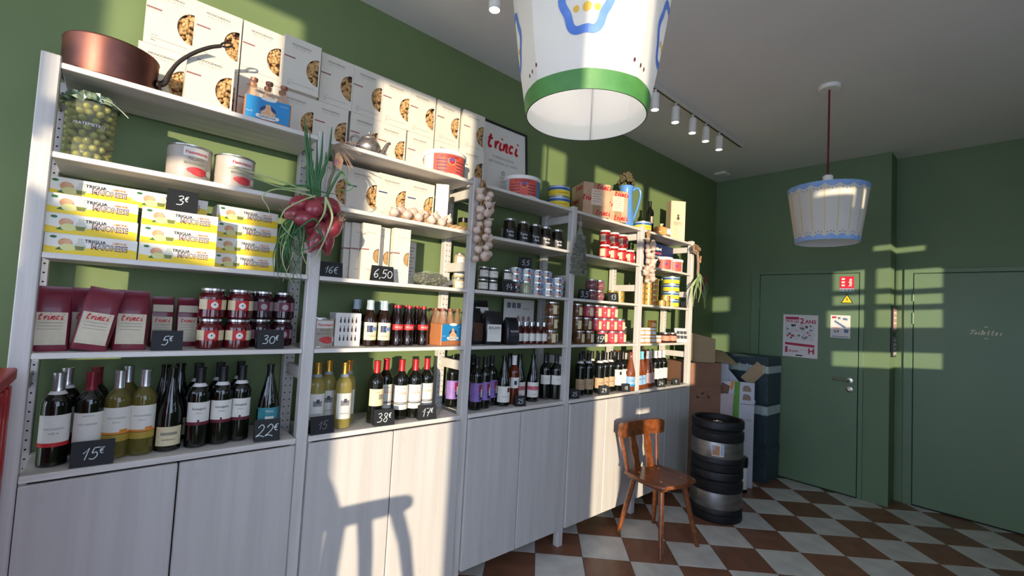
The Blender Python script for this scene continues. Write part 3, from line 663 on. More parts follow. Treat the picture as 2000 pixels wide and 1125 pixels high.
row(b_purple, 'wine_bottle', 'bottle', [(1.712, .20, 'purple-label wine bottle seen left of the post, the left one'), (1.765, .16, 'purple-label wine bottle seen left of the post, the right one'), (1.790, .075, 'purple-label wine bottle just right of the post'), (1.862, .09, 'purple-label wine bottle in the middle of its cluster'), (1.945, .13, 'purple-label wine bottle right end of its cluster'), (1.86, .21, 'purple-label wine bottle in the back row of its cluster')], Z[1], g3, .3)
row(b_white1, 'wine_bottle', 'bottle', [(2.008, .085, 'dark bottle with large white label and red rosette')], Z[1], g3)
row(b_rose, 'wine_bottle', 'bottle', [(2.102, .10, 'rose bottle with white capsule and small square label')], Z[1], g3)
row(b_stripe, 'wine_bottle', 'bottle', [(2.185, .14, 'dark bottle with rose-striped white label, left of two'), (2.268, .10, 'dark bottle with rose-striped white label, right of two'), (2.17, .22, 'dark sloping bottle in back row behind the rose capsule')], Z[1], g3)
row(b_plain, 'wine_bottle', 'bottle', [(2.405, .12, 'dark bottle with short white label, left one next to the third post'), (2.462, .075, 'dark bottle with short white label, front one next to the third post'), (2.468, .17, 'dark bottle with short white label, back one next to the third post')], Z[1], g3)
g4 = 'wine bottles on the fourth bay cabinet'
row(b_beige, 'wine_bottle', 'bottle', [(2.745, .10, 'dark wine bottle with beige label, leftmost of five'), (2.820, .085, 'dark wine bottle with beige label, second of five'), (2.937, .075, 'dark wine bottle with beige label, third of five'), (3.020, .09, 'dark wine bottle with beige label, fourth of five'), (3.096, .095, 'dark wine bottle with beige label, rightmost of five'), (2.87, .18, 'dark black-capped bottle in the back row between beige labels, left'), (2.985, .19, 'dark black-capped bottle in the back row between beige labels, right')], Z[1], g4)
row(b_tall, 'wine_bottle', 'bottle', [(3.172, .08, 'dark bottle with tall narrow white label, left of two'), (3.250, .09, 'dark bottle with tall narrow white label, right of two')], Z[1], g4, .3)
row(b_amber, 'wine_bottle', 'bottle', [(3.296, .17, 'amber bottle with blue label set back left of fourth post'), (3.290, .045, 'amber bottle with blue label close to the fourth post')], Z[1], g4)
g5 = 'wine bottles on the right bay cabinet'
row(b_pinkc, 'wine_bottle', 'bottle', [(3.425, .06, 'rose bottle with turquoise capsule and blue label, left of two'), (3.49, .07, 'rose bottle with turquoise capsule and blue label, right of two')], Z[1], g5)
row(b_redc, 'wine_bottle', 'bottle', [(3.46, .16, 'amber bottle with red capsule in the back row of the right bay'), (3.66, .15, 'amber bottle with red capsule set back near the dark bottles')], Z[1], g5)
row(b_whitec, 'wine_bottle', 'bottle', [(3.585, .075, 'amber bottle with white capsule and blush label, left of two'), (3.645, .09, 'amber bottle with white capsule and blush label, right of two')], Z[1], g5)
row(b_wdark, 'wine_bottle', 'bottle', [(3.712, .08, 'dark bottle with white capsule in the right bay, left of three'), (3.785, .085, 'dark bottle with white capsule in the right bay, middle of three'), (3.862, .09, 'dark bottle with white capsule in the right bay, right of three')], Z[1], g5)
row(b_beer, 'beer_bottle', 'bottle', [(1.142, .10, 'brown beer bottle with wave label, left one of the front two'), (1.208, .085, 'brown beer bottle with wave label, right one of the front two'), (1.105, .19, 'brown beer bottle at the back, first from the left'), (1.17, .18, 'brown beer bottle at the back, second from the left'), (1.235, .18, 'brown beer bottle at the back, third from the left'), (1.14, .25, 'brown beer bottle in the rearmost row, left'), (1.205, .25, 'brown beer bottle in the rearmost row, right')], Z[2], 'beer bottles')
row(b_cola, 'cola_bottle', 'bottle', [(1.285, .095, 'waisted cola bottle with red band, left of the front three'), (1.350, .10, 'waisted cola bottle with red band, middle of the front three'), (1.438, .105, 'waisted cola bottle with red band, right of the front three'), (1.31, .18, 'waisted cola bottle in the back row, left'), (1.378, .185, 'waisted cola bottle in the back row, middle'), (1.445, .19, 'waisted cola bottle in the back row, right')], Z[2], 'cola bottles')
row(b_mini, 'bitter_bottle', 'bottle', [(2.108 + .0545 * i, .085 - .002 * i, 'small dark red bitter bottle with white label, %s from the left in front' % ORD[i]) for i in range(5)] + [(2.135 + .0545 * i, .15, 'small dark red bitter bottle with white label, %s from the left behind' % ORD[i]) for i in range(4)], Z[2], 'small bitter bottles')
thing('wine_bottle', 'dark wine bottle with small square label on top of the right bay', 'bottle', (3.60, .12, Z[5]), bottle('wine_square', BORD, glass_dk, (.245, .2975, black_foil), [(.1, .16, .7, cream, [])], [('riserva', .02, .13, ink, 0)]), 0)

# ------------------------------------------------------------------ coffee bags
bag_m = mat('burgundy_bag', (104, 26, 44), .35, rgb2=(122, 36, 54), scale=20, bump=.25, coat=.15)
bagb_m = mat('black_bag', (26, 26, 30), .35, var=.1, bump=.2, coat=.2)
label_m = mat('coffee_label', (214, 202, 176), .55, rgb2=(196, 184, 158), scale=20)
def bag_kit(key, w, d, h, bm, lab, word, wm, second=False):
    if key in KIT: return KIT[key]
    rr = random.Random(key); sec = []
    for t, kw, kd in ((0, .96, .94), (.03, 1, 1), (.3, 1.0, 1.0), (.6, 1.0, .92), (.8, .98, .6), (.9, .97, .25), (.945, .97, .06), (1.0, .97, .04)):
        sec.append([(sx * w / 2 * kw + rr.uniform(-.0015, .0015), sy * d / 2 * kd + rr.uniform(-.001, .001), t * h) for sx, sy in ((-1, -.8), (-.9, -1), (-.3, -1.04), (.3, -1.04), (.9, -1), (1, -.8), (1, .8), (.9, 1), (.3, 1.04), (-.3, 1.04), (-.9, 1), (-1, .8))])
    mb = MB(); n = 12; vs = [p for s in sec for p in s]; fs = [(k * n + i, k * n + (i + 1) % n, (k + 1) * n + (i + 1) % n, (k + 1) * n + i) for k in range(len(sec) - 1) for i in range(n)]
    fs += [tuple(range(n))[::-1], tuple((len(sec) - 1) * n + i for i in range(n))]
    mb.add(vs, fs)
    lw = w * .42; y0 = -d * .53 - .001
    lm = MB().add([(-lw, y0, h * .10), (lw, y0, h * .10), (lw, y0 + .001, h * .36), (lw, -d * .49, h * .60), (-lw, -d * .49, h * .60), (-lw, y0 + .001, h * .36)], [(0, 1, 2, 5), (5, 2, 3, 4)])
    subs = []
    if word:
        tm_ = script(word, w * .20, w * .035, .25) if word == 'trinci' else None
        if tm_:
            tm_.v = [(x, -d * .51 - .0015, z + h * .535) for x, y, z in tm_.v]; subs.append(('logo_lettering', tm_.mesh('trinci', red_ink, False)))
        else: subs.append(('logo_lettering', txt(word, lw * 1.6, wm, z=h * .5, y=y0 - .0008)))
        for k in range(3): subs.append(('small_print', MB().flat([(-lw * .75, h * (.44 - .05 * k)), (lw * .75, h * (.44 - .05 * k)), (lw * .75, h * (.445 - .05 * k)), (-lw * .75, h * (.445 - .05 * k))], y0 - .0012).mesh('small_print', grey_ink, False)))
    parts = [('pouch', mb.mesh(key + '_pouch', bm, angle=50)), ('label', lm.mesh(key + '_label', lab, False), subs)]
    if second: parts.append(('upper_label', MB().add([(-lw, -d * .46, h * .70), (lw, -d * .46, h * .70), (lw, -d * .33, h * .84), (-lw, -d * .33, h * .84)], [(0, 1, 2, 3)]).mesh(key + '_label2', lab, False)))
    KIT[key] = parts; return parts
cb_ = bag_kit('coffee_bag', .092, .066, .208, bag_m, label_m, 'trinci', red_ink)
cb2 = bag_kit('coffee_bag_small', .072, .055, .19, bag_m, label_m, 'trinci', red_ink, True)
gcf = 'burgundy coffee bags'
for x, y, rot, lb in ((.052, .085, (0, 0, .08), 'burgundy coffee bag with cream label, leftmost beside the first post'), (.136, .16, (0, 0, .05), 'burgundy coffee bag standing behind the tilted one'), (.150, .062, (0, .16, -.05), 'burgundy coffee bag leaning to the right at the shelf front'),
                      (.250, .085, (-.03, .02, .03), 'burgundy coffee bag standing upright just right of the leaning one'), (.228, .19, (0, 0, .1), 'burgundy coffee bag at the back behind the upright one')):
    thing('coffee_bag', lb, 'coffee bag', (x, y, Z[2] + (.004 if rot[1] > .1 else 0)), cb_, rot, gcf)
for x, y, rz, lb in ((.343, .19, .05, 'smaller burgundy coffee bag with two labels, left one behind the 5 euro card'), (.425, .20, -.04, 'smaller burgundy coffee bag with two labels, right one behind the 5 euro card')):
    thing('coffee_bag', lb, 'coffee bag', (x, y, Z[2]), cb2, rz, gcf)
blk = bag_kit('black_coffee_bag', .11, .07, .20, bagb_m, paper, 'BOLAFFI', ink)
thing('coffee_bag', 'tall black coffee bag with white label against the wall', 'coffee bag', (1.90, .22, Z[2]), bag_kit('black_bag_tall', .115, .06, .26, bagb_m, paper, 'Miscela', grey_ink, True), 0, 'black coffee bags')
blk2 = bag_kit('black_bag_name', .105, .07, .165, bagb_m, mat('dark_bag_label', (40, 40, 46), .5), 'RILANINE', paper)
thing('coffee_bag', 'black coffee bag with white lettering beside the bitter bottles', 'coffee bag', (2.03, .075, Z[2]), blk2, .1, 'black coffee bags')
thing('coffee_bag', 'plain black coffee bag with folded white top, second from the post', 'coffee bag', (1.895, .09, Z[2]), blk, -.2, 'black coffee bags')
thing('coffee_bag', 'plain black coffee bag just right of the second post', 'coffee bag', (1.785, .12, Z[2]), bag_kit('black_bag_plain', .10, .07, .21, bagb_m, mat('brown_bag_label', (96, 66, 46), .6, rgb2=(60, 40, 30), scale=40), None, ink), .2, 'black coffee bags')

# ------------------------------------------------------------------ preserve jars
jam_m = mat('red_preserve', (104, 18, 22), .12, rgb2=(72, 12, 18), scale=30, coat=.7)
jam_d = mat('dark_plum_preserve', (52, 16, 26), .12, rgb2=(36, 10, 18), scale=30, coat=.6)
dark_c = mat('truffle_preserve', (34, 20, 14), .12, var=.1, coat=.6)
art_m = mat('brown_pickles', (128, 84, 40), .14, rgb2=(84, 50, 24), scale=50, coat=.7)
pink_c = mat('pink_pickles', (176, 52, 66), .14, rgb2=(200, 90, 100), scale=40, coat=.7)
pale_c = mat('pale_pickles', (176, 168, 128), .14, rgb2=(150, 142, 96), scale=40, coat=.6)
honey_c = mat('honey', (206, 146, 56), .1, rgb2=(186, 118, 40), scale=10, coat=.6)
tomato_c = mat('tomato_paste_jar', (176, 30, 34), .14, rgb2=(146, 22, 26), scale=30, coat=.6)
lb_bands = [(.034, .072, -.42, .42, red_m), (.044, .064, -.17, .17, paper), (.05, .058, -.05, .05, ink)]
j_jam = jar('jam_jar', .046, .117, jam_m, tin_m, .012, (.034, .072, 1.25, cream), [(.034, .072, -.42, .42, red_m)], discs=[(0, .061, .0055, orange_m), (0, .051, .0125, paper), (0, .053, .0028, ink)])
j_jamd = jar('plum_jar', .046, .117, jam_d, tin_m, .012, (.034, .072, 1.25, mat('dusky_label', (150, 130, 130), .6)), [(.034, .072, -.42, .42, mat('plum_label', (110, 40, 60), .5)), ], discs=[(0, .051, .0125, mat('dusky_disc', (176, 160, 158), .6))])
gj = 'red preserve jars in the left bay'
for i, x in enumerate((.488, .582)):
    for k in (0, 1): thing('preserve_jar', 'red preserve jar with cream and red label, %s of the front %s pair' % (('lower', 'upper')[k], ('left', 'right')[i]), 'jar', (x, .085, Z[2] + k * .1175), j_jam, RND.uniform(-.05, .05), gj)
for i, (x, y) in enumerate(((.672, .15), (.762, .165))):
    for k in (0, 1): thing('preserve_jar', 'dark plum preserve jar, %s of the %s stack next to the second post' % (('lower', 'upper')[k], ('left', 'right')[i]), 'jar', (x, y, Z[2] + k * .1175), j_jamd, RND.uniform(-.05, .05), gj)
for i, x in enumerate((.50, .597)):
    for k in (0, 1): thing('preserve_jar', 'dark plum preserve jar, %s one hidden behind the %s red stack' % (('lower', 'upper')[k], ('left', 'right')[i]), 'jar', (x, .20, Z[2] + k * .1175), j_jamd, 0, gj)
j_tart = jar('truffle_jar', .050, .143, dark_c, tin_m, .014, (.012, .078, 1.35, mat('black_label', (26, 24, 24), .45)), [(.012, .078, -1, -.62, mat('grey_label', (150, 148, 148), .5))], [('Tartu', .046, .058, white_pl, .004), ('fata', .032, .036, white_pl, .012), ('salsa', .02, .018, grey_ink, 0)], shape='cone')
for i, (x, y) in enumerate(((1.995, .095), (2.110, .095), (2.215, .095), (2.312, .095), (2.432, .10))):
    thing('truffle_jar', 'black-label truffle sauce jar, %s from the left in the middle bay' % ORD[i], 'jar', (x, y, Z[4]), j_tart, -.65, 'truffle sauce jars')
j_ol = jar('olive_oil_jar', .036, .115, olive_oil, black_pl, .03, (.01, .05, 1.2, cream), [], shape='straight')
for x, lb in ((1.735, 'olive green jar with black lid left of the hanging garlic, front'), (1.818, 'olive green jar with black lid mostly behind the post at the garlic')): thing('oil_jar', lb, 'jar', (x, .215, Z[4]), j_ol, 0, 'olive green jars')
j_sm = jar('small_jar', .033, .072, mat('grey_spread', (88, 84, 70), .15, rgb2=(60, 56, 46), scale=30, coat=.6), tin_m, .011, (.012, .05, 1.25, paper), [], [('crema', .026, .036, grey_ink, 0)], shape='straight')
j_sw = jar('small_pale_jar', .033, .072, mat('pale_spread', (196, 182, 140), .15, rgb2=(170, 150, 110), scale=30, coat=.6), tin_m, .011, (.012, .05, 1.25, paper), [], [('crema', .026, .036, grey_ink, 0)], shape='straight')
gs = 'small spread jars in the middle bay'
n = 0
for x, y, k in ((1.726, .22, j_sw), (1.80, .21, j_sw), (1.815, .10, j_sm), (1.888, .10, j_sm), (2.005, .11, j_sm)):
    for lv in ((0, 1, 2) if x < 1.81 else (0, 1)):
        thing('spread_jar', 'small %s spread jar, %s up in the %s stack from the second post' % ('pale' if k is j_sw else 'grey', ORD[lv], ORD[n]), 'jar', (x, y, Z[3] + lv * .0725), k, RND.uniform(-.2, .2), gs)
    n += 1
thing('spread_jar', 'pale green spread jar without label standing in front of the blue tins', 'jar', (2.105, .035, Z[3]), jar('pale_green_jar', .035, .082, mat('pale_green_spread', (150, 152, 118), .12, var=.1, coat=.6), tin_m, .012, shape='jar'), 0, gs)
j_yel = jar('yellow_jar', .036, .07, mat('yellow_pickles', (150, 136, 50), .12, rgb2=(110, 100, 40), scale=40, coat=.6), black_pl, .012, shape='straight')
for k in (0, 1): thing('spread_jar', 'yellow pickle jar with dark lid, %s of two left of the third post' % ('lower', 'upper')[k], 'jar', (2.455, .13, Z[3] + k * .071), j_yel, 0, gs)
# rounded pickle jars in three tiers
def tiers(items, kit, name, grp, fmt):
    for i, (x, y, z) in enumerate(items): thing(name, fmt % ORD[i], 'jar', (x, y, z), kit, -.15 + RND.uniform(-.15, .15), grp)
H_ = .0935
strip = [(.008, .07, -1, 1, paper)]
j_art = jar('artichoke_jar', .046, H_, art_m, tin_m, .011, (.012, .07, .32, cream), shape='tulip')
j_pnk = jar('pink_jar', .046, H_, pink_c, tin_m, .011, (.012, .07, .32, cream), shape='tulip')
for lv in range(3):
    tiers([(2.385, .07, Z[2] + lv * H_), (2.465, .13, Z[2] + lv * H_)], j_art, 'pickle_jar', 'brown pickle jars left of the third post', 'brown pickle jar left of the third post, %s tier, ' % ('bottom', 'middle', 'top')[lv] + '%s one')
    xs = {0: (2.66, 2.765), 1: (2.628, 2.735), 2: (2.625,)}[lv]
    tiers([(x, .06, Z[2] + lv * H_) for x in xs], j_art, 'pickle_jar', 'brown pickle jars right of the third post', 'brown pickle jar right of the third post, %s tier, ' % ('bottom', 'middle', 'top')[lv] + '%s one')
    xs = {0: (2.945, 3.048, 3.160), 1: (2.845, 2.942, 3.038, 3.140), 2: (2.752, 2.849, 2.946, 3.042)}[lv]
    tiers([(x, .075 if lv == 0 and x < 3 else .06, Z[2] + lv * H_) for x in xs], j_pnk, 'pickle_jar', 'pink pickle jars in the fourth bay', 'pink pickle jar in the fourth bay, %s tier, ' % ('bottom', 'middle', 'top')[lv] + '%s from the left')
    if lv == 1: pass
j_blk = jar('dark_low_jar', .037, .064, dark_c, white_pl, .014, (.012, .045, 1.2, mat('dark_low_label', (60, 52, 46), .5)), shape='straight')
for lv in (0, 1):
    for i, x in enumerate((3.235, 3.29)): thing('tapenade_jar', 'low dark jar with pale lid, %s tier, %s of the pair at the fourth post' % (('lower', 'upper')[lv], ('left', 'right')[i]), 'jar', (x, .10 if i == 0 else .165, Z[2] + lv * .0645), j_blk, 0, 'low dark jars')
j_red = jar('red_tomato_jar', .045, .108, tomato_c, white_foil, .013, (.02, .075, 1.2, red_m), [(.02, .075, -.8, -.05, cream), (.035, .06, .55, .95, paper)], shape='jar')
g_r = 'red tomato jars in the fourth bay'
for i, x in enumerate((2.935, 3.045, 3.152, 3.258)): thing('tomato_jar', 'red tomato jar with white lid, lower row, %s from the left' % ORD[i], 'jar', (x, .075, Z[4]), j_red, -.8, g_r)
for i, x in enumerate((2.935, 3.048, 3.155)): thing('tomato_jar', 'red tomato jar with white lid, upper row, %s from the left' % ORD[i], 'jar', (x, .075, Z[4] + .1085), j_red, -.8, g_r)
j_pur = jar('purple_onion_jar', .043, .075, mat('purple_onion', (92, 34, 46), .12, rgb2=(160, 110, 110), scale=60, coat=.7), tin_m, .011, shape='tulip')
for lv in (0, 1):
    for i, x in enumerate((2.775, 2.868)): thing('pickle_jar', 'small purple onion jar, %s tier, %s of two' % (('lower', 'upper')[lv], ('left', 'right')[i]), 'jar', (x, .06, Z[3] + lv * .0755), j_pur, -.9, 'purple onion jars')
thing('pickle_jar', 'yellow pickle jar in the fourth bay beside the third post', 'jar', (2.60, .16, Z[3]), j_yel, 0)
j_hon = jar('honey_jar', .038, .062, honey_c, white_pl, .018, (.008, .036, .9, paper), shape='straight')
hn = 0
for lv, xs in ((0, (3.43, 3.515, 3.60, 3.685)), (1, (3.43, 3.515, 3.60))):
    for i, x in enumerate(xs): thing('honey_jar', 'honey jar with white lid, %s row, %s from the left' % (('lower', 'upper')[lv], ORD[i]), 'jar', (x, .055, Z[2] + lv * .0625), j_hon, -.9, 'honey jars')
thing('honey_jar', 'honey jar with dark orange lid standing alone on the upper honey row', 'jar', (3.61, .06, Z[2] + .125), jar('amber_top_jar', .038, .062, honey_c, mat('amber_lid', (206, 120, 50), .35), .014, (.008, .04, 1.2, mat('peach_label', (236, 190, 140), .6)), shape='straight'), 0, 'honey jars')
j_cho = jar('chocolate_jar', .042, .088, mat('chocolate_cream', (62, 28, 20), .15, var=.1, coat=.6), tin_m, .013, (.016, .06, 1.3, mat('salmon_label', (206, 140, 118), .6)), shape='straight')
for i, x in enumerate((3.82, 3.94)): thing('spread_jar', 'dark spread jar with salmon label, %s of two in the right bay' % ('left', 'right')[i], 'jar', (x, .06, Z[2]), j_cho, -.9, 'salmon label jars')
cardk = [('backing', MB().bbox(-.06, .06, 0, .012, 0, .13, .001, M=Matrix.Rotation(-.18, 4, 'X')).mesh('display_back', mat('grey_card', (206, 206, 206), .5), False))]
e = thing('display_card', 'small grey display card with dark blisters at the right end of the fourth shelf', 'card', (4.06, .03, Z[2]), cardk, -.5)
for a in (-.035, 0, .035):
    for zz in (.035, .075): ob('blister', MB().bbox(a - .010, a + .010, -.022 + zz * .18, -.004 + zz * .18, zz, zz + .028, .004).mesh('blister', mat('dark_blister', (84, 84, 88), .3), False), e)

# ------------------------------------------------------------------ tins and tubs
grey_tin = mat('tomato_tin_wall', (176, 164, 152), .4, var=.04)
green_ink = mat('olive_ink', (108, 120, 92), .6, var=0)
t_tom = can('tomato_tin', .0705, .128, grey_tin, [(.085, .118, -.35, .85, paper), ],
            [('Fiammante', .072, .1, red_ink, .018, .012), ('PELATO', .05, .076, green_ink, .016, 0), ('BIOLOGICO', .066, .06, green_ink, .012, 0)], rim=tin_m, discs=[(.30, .034, .033, mat('tomato_red', (186, 36, 46), .35, rgb2=(216, 84, 84), scale=30), .013), (.38, .027, .026, MATS['tomato_red'], .011), (.95, .034, .013, paper)])
for x, y, z, lb in ((.378, .1, Z[4], 'large tomato tin on the shelf above the mayonnaise, left of two'), (.526, .1, Z[4], 'large tomato tin on the shelf above the mayonnaise, right of two'), (.905, .13, Z[2], 'large tomato tin half hidden behind the second post')):
    thing('tomato_tin', lb, 'tin', (x, y, z), t_tom, -.02, 'tomato tins')
tub_wall = mat('coral_tub', (214, 98, 84), .45, rgb2=(204, 84, 72), scale=30)
tub_w2 = mat('pale_blue_side', (206, 214, 222), .45, var=.05)
t_tub = can('anchovy_tub', .112, .118, tub_w2, [(.004, .106, -.75, 1.0, tub_wall), (.004, .106, 1.0, 1.45, blue_m), ] + [(.016 + k * .018, .020 + k * .018, -.6, -.08, navy_m) for k in range(4)] + [(.016 + k * .018, .020 + k * .018, .38, .9, navy_m) for k in range(4)],
            [('ACCIUGHE', .1, .094, wine_m, .005, .005)], rim=white_pl, lid=white_pl, ribs=False, discs=[(.15, .07, .021, yellow_m), (.15, .071, .019, mat('violet_disc', (110, 80, 150), .5)), (.15, .063, .011, red_m)])
thing('anchovy_tub', 'coral anchovy tub with white lid in front of the pasta cartons', 'tub', (1.515, .115, Z[5]), t_tub, -.35, 'coral tubs')
thing('anchovy_tub', 'coral anchovy tub with white lid in front of the framed poster', 'tub', (2.095, .11, Z[5]), t_tub, -.75, 'coral tubs')
t_tub2 = can('small_tub', .088, .10, tub_w2, [(.004, .09, -.9, .9, tub_wall), ], rim=white_pl, lid=white_pl, ribs=False, discs=[(.3, .05, .017, mat('violet_disc', (110, 80, 150), .5)), (.3, .045, .01, red_m)])
thing('anchovy_tub', 'small coral tub in the right bay, left of two in front of the navy box', 'tub', (3.795, .10, Z[4]), t_tub2, -.9, 'small coral tubs')
thing('anchovy_tub', 'small coral tub in the right bay, right of two in front of the navy box', 'tub', (3.975, .10, Z[4]), t_tub2, -.9, 'small coral tubs')
tuna_y = mat('tuna_yellow', (236, 212, 60), .4, var=.04); tuna_b = mat('tuna_blue', (44, 96, 168), .4, var=.05)
t_tuna = can('tuna_tin', .075, .076, mat('tuna_pale', (206, 222, 232), .35, .3, var=.03), [(.008, .046, -1.7, 1.7, tuna_y), (.046, .062, -1.7, 1.7, tuna_b)], [('Consorcio', .07, .028, mat('ochre_ink', (196, 120, 40), .5), .03, .01)], ribs=False)
for x, y, z, lb in ((2.432, .10, Z[5], 'round blue and yellow tuna tin, lower of two on the top shelf'), (2.432, .10, Z[5] + .0765, 'round blue and yellow tuna tin, upper of two on the top shelf'), (3.42, .075, Z[5], 'round blue and yellow tuna tin alone beside the blue jug')):
    thing('tuna_tin', lb, 'tin', (x, y, z), t_tuna, -.8, 'blue and yellow tuna tins')
for k in range(4): thing('tuna_tin', 'blue and yellow tuna tin in the right bay, %s from the bottom of its stack' % ORD[k], 'tin', (3.945, .09, Z[3] + k * .068), can('tuna_tin_low', .072, .0675, MATS['tuna_pale'], [(.006, .04, -1.7, 1.7, tuna_y), (.04, .054, -1.7, 1.7, tuna_b)], ribs=False), -1.0, 'stacked tuna tins')
t_blue = can('tuna_small', .042, .041, mat('pale_sky_tin', (168, 196, 222), .35, .2, var=.04), [(.004, .036, -.5, .25, paper), (.006, .02, .15, .7, mat('salmon_print', (196, 110, 84), .5)), (.022, .032, .2, .5, navy_m)], ribs=False)
gt = 'small pale blue tins in the middle bay'
for i, (x, y, nn) in enumerate(((2.085, .12, 4), (2.172, .105, 4), (2.262, .10, 4), (2.352, .11, 4), (2.300, .03, 2), (2.388, .035, 3))):
    for k in range(nn): thing('fish_tin', 'small pale blue fish tin, %s from the bottom, %s stack from the left' % (ORD[k], ORD[i]), 'tin', (x, y, Z[3] + k * .0412), t_blue, -.75, gt)
gold_t = mat('gold_tin', (206, 176, 92), .25, .7, var=.05)
t_gold = can('gold_tin', .042, .046, gold_t, [(.008, .038, -.6, .6, mat('gold_label', (222, 200, 120), .4, rgb2=(206, 120, 60), scale=30))], ribs=False, rim=gold_t)
gg = 'gold tins'
for i, (x, y, nn) in enumerate(((3.46, .09, 4), (3.57, .085, 5), (3.675, .10, 5), (3.79, .05, 2), (3.69, .03, 1))):
    for k in range(nn): thing('gold_tin', 'small gold tin in the right bay, %s from the bottom, %s stack' % (ORD[k], ORD[i]), 'tin', (x, y, Z[3] + k * .0463), t_gold, -.9, gg)
for i, (x, nn) in enumerate(((3.15, 2), (3.25, 2))):
    for k in range(nn): thing('gold_tin', 'small gold tin left of the fourth post, %s of the %s stack' % (('lower', 'upper')[k], ('left', 'right')[i]), 'tin', (x, .15, Z[3] + k * .0463), t_gold, -.9, gg)

# ------------------------------------------------------------------ mayonnaise fish cartons
mw, mh, md = .224, .0635, .11
mm = MB(); mm.bbox(-mw / 2, mw / 2, 0, md, 0, mh, .001)
mayo_white = mat('mayo_carton', (236, 232, 220), .4, var=.02)
ym = MB(); ym.flat([(-mw / 2 + .001, .001)] + [(mw / 2 - .001, .001)] + [(mw / 2 - .001 - (mw - .002) * k / 14, .026 + .007 * math.sin(k / 14 * 5.5 + .4)) for k in range(15)], -.0006)
mk = [('carton', mm.mesh('mayo_carton', mayo_white, False)), ('yellow_wave', ym.mesh('yellow_wave', yellow_m, False)),
      ('logo_lettering', txt('TRIGLIA', .052, ink, z=.047, x=.006, y=-.0014, bold=.02)), ('flavour_lettering', txt('LIMONE', .035, orange_m, z=.048, x=.066, y=-.0014, bold=.02)),
      ('name_outline', txt('MAIONESE', .09, wine_m, z=.0315, x=.042, y=-.0012, bold=.05, height=.020)), ('name_lettering', txt('MAIONESE', .085, paper, z=.0315, x=.042, y=-.0018, bold=0, height=.0145)),
      ('egg_print', MB().flat(circ(-.064, .036, .017, .014), -.0010).mesh('egg', mat('egg_orange', (206, 140, 96), .5, rgb2=(226, 180, 140), scale=60), False)),
      ('lemon_print', MB().flat(circ(-.058, .022, .018, .012), -.0012).mesh('lemon', mat('lemon_pale', (226, 222, 150), .5), False)),
      ('leaf_print', MB().flat([(-.086, .012), (-.07, .028), (-.06, .012)], -.0011).mesh('leaf', green_m, False)),
      ('jug_print', MB().flat([(-.04, .014), (-.020, .014), (-.016, .030), (-.024, .044), (-.024, .054), (-.036, .054), (-.036, .044), (-.044, .03)], -.0011).mesh('jug', mat('jug_grey', (206, 206, 190), .4), False)),
      ('oil_print', MB().flat([(-.039, .015), (-.021, .015), (-.018, .028), (-.042, .028)], -.0015).mesh('oil', mat('oil_green', (120, 124, 40), .4), False)),
      ('badge_print', MB().flat(circ(-.092, .052, .008, .0045), -.0010).mesh('badge', green_m, False))]
gm = 'yellow mayonnaise fish cartons'
for k in range(3): thing('mayonnaise_carton', 'yellow and white mayonnaise carton, left front stack, %s from the bottom' % ORD[k], 'carton', (.136 - .003 * k, .018, Z[3] + k * mh), mk, RND.uniform(-.02, .02), gm)
thing('mayonnaise_carton', 'yellow and white mayonnaise carton set back on top of the left front stack', 'carton', (.122, .085, Z[3] + 3 * mh), mk, .01, gm)
for k in range(3): thing('mayonnaise_carton', 'yellow and white mayonnaise carton, middle stack, %s from the bottom' % ORD[k], 'carton', (.364, .018 + .004 * k, Z[3] + k * mh), mk, RND.uniform(-.02, .02), gm)
thing('mayonnaise_carton', 'yellow and white mayonnaise carton on top of the middle stack behind the 3 euro card', 'carton', (.334, .085, Z[3] + 3 * mh), mk, 0, gm)
for k in range(4): thing('mayonnaise_carton', 'yellow and white mayonnaise carton, right stack set back, %s from the bottom' % ORD[k], 'carton', (.592, .115, Z[3] + k * mh), mk, RND.uniform(-.02, .02), gm)

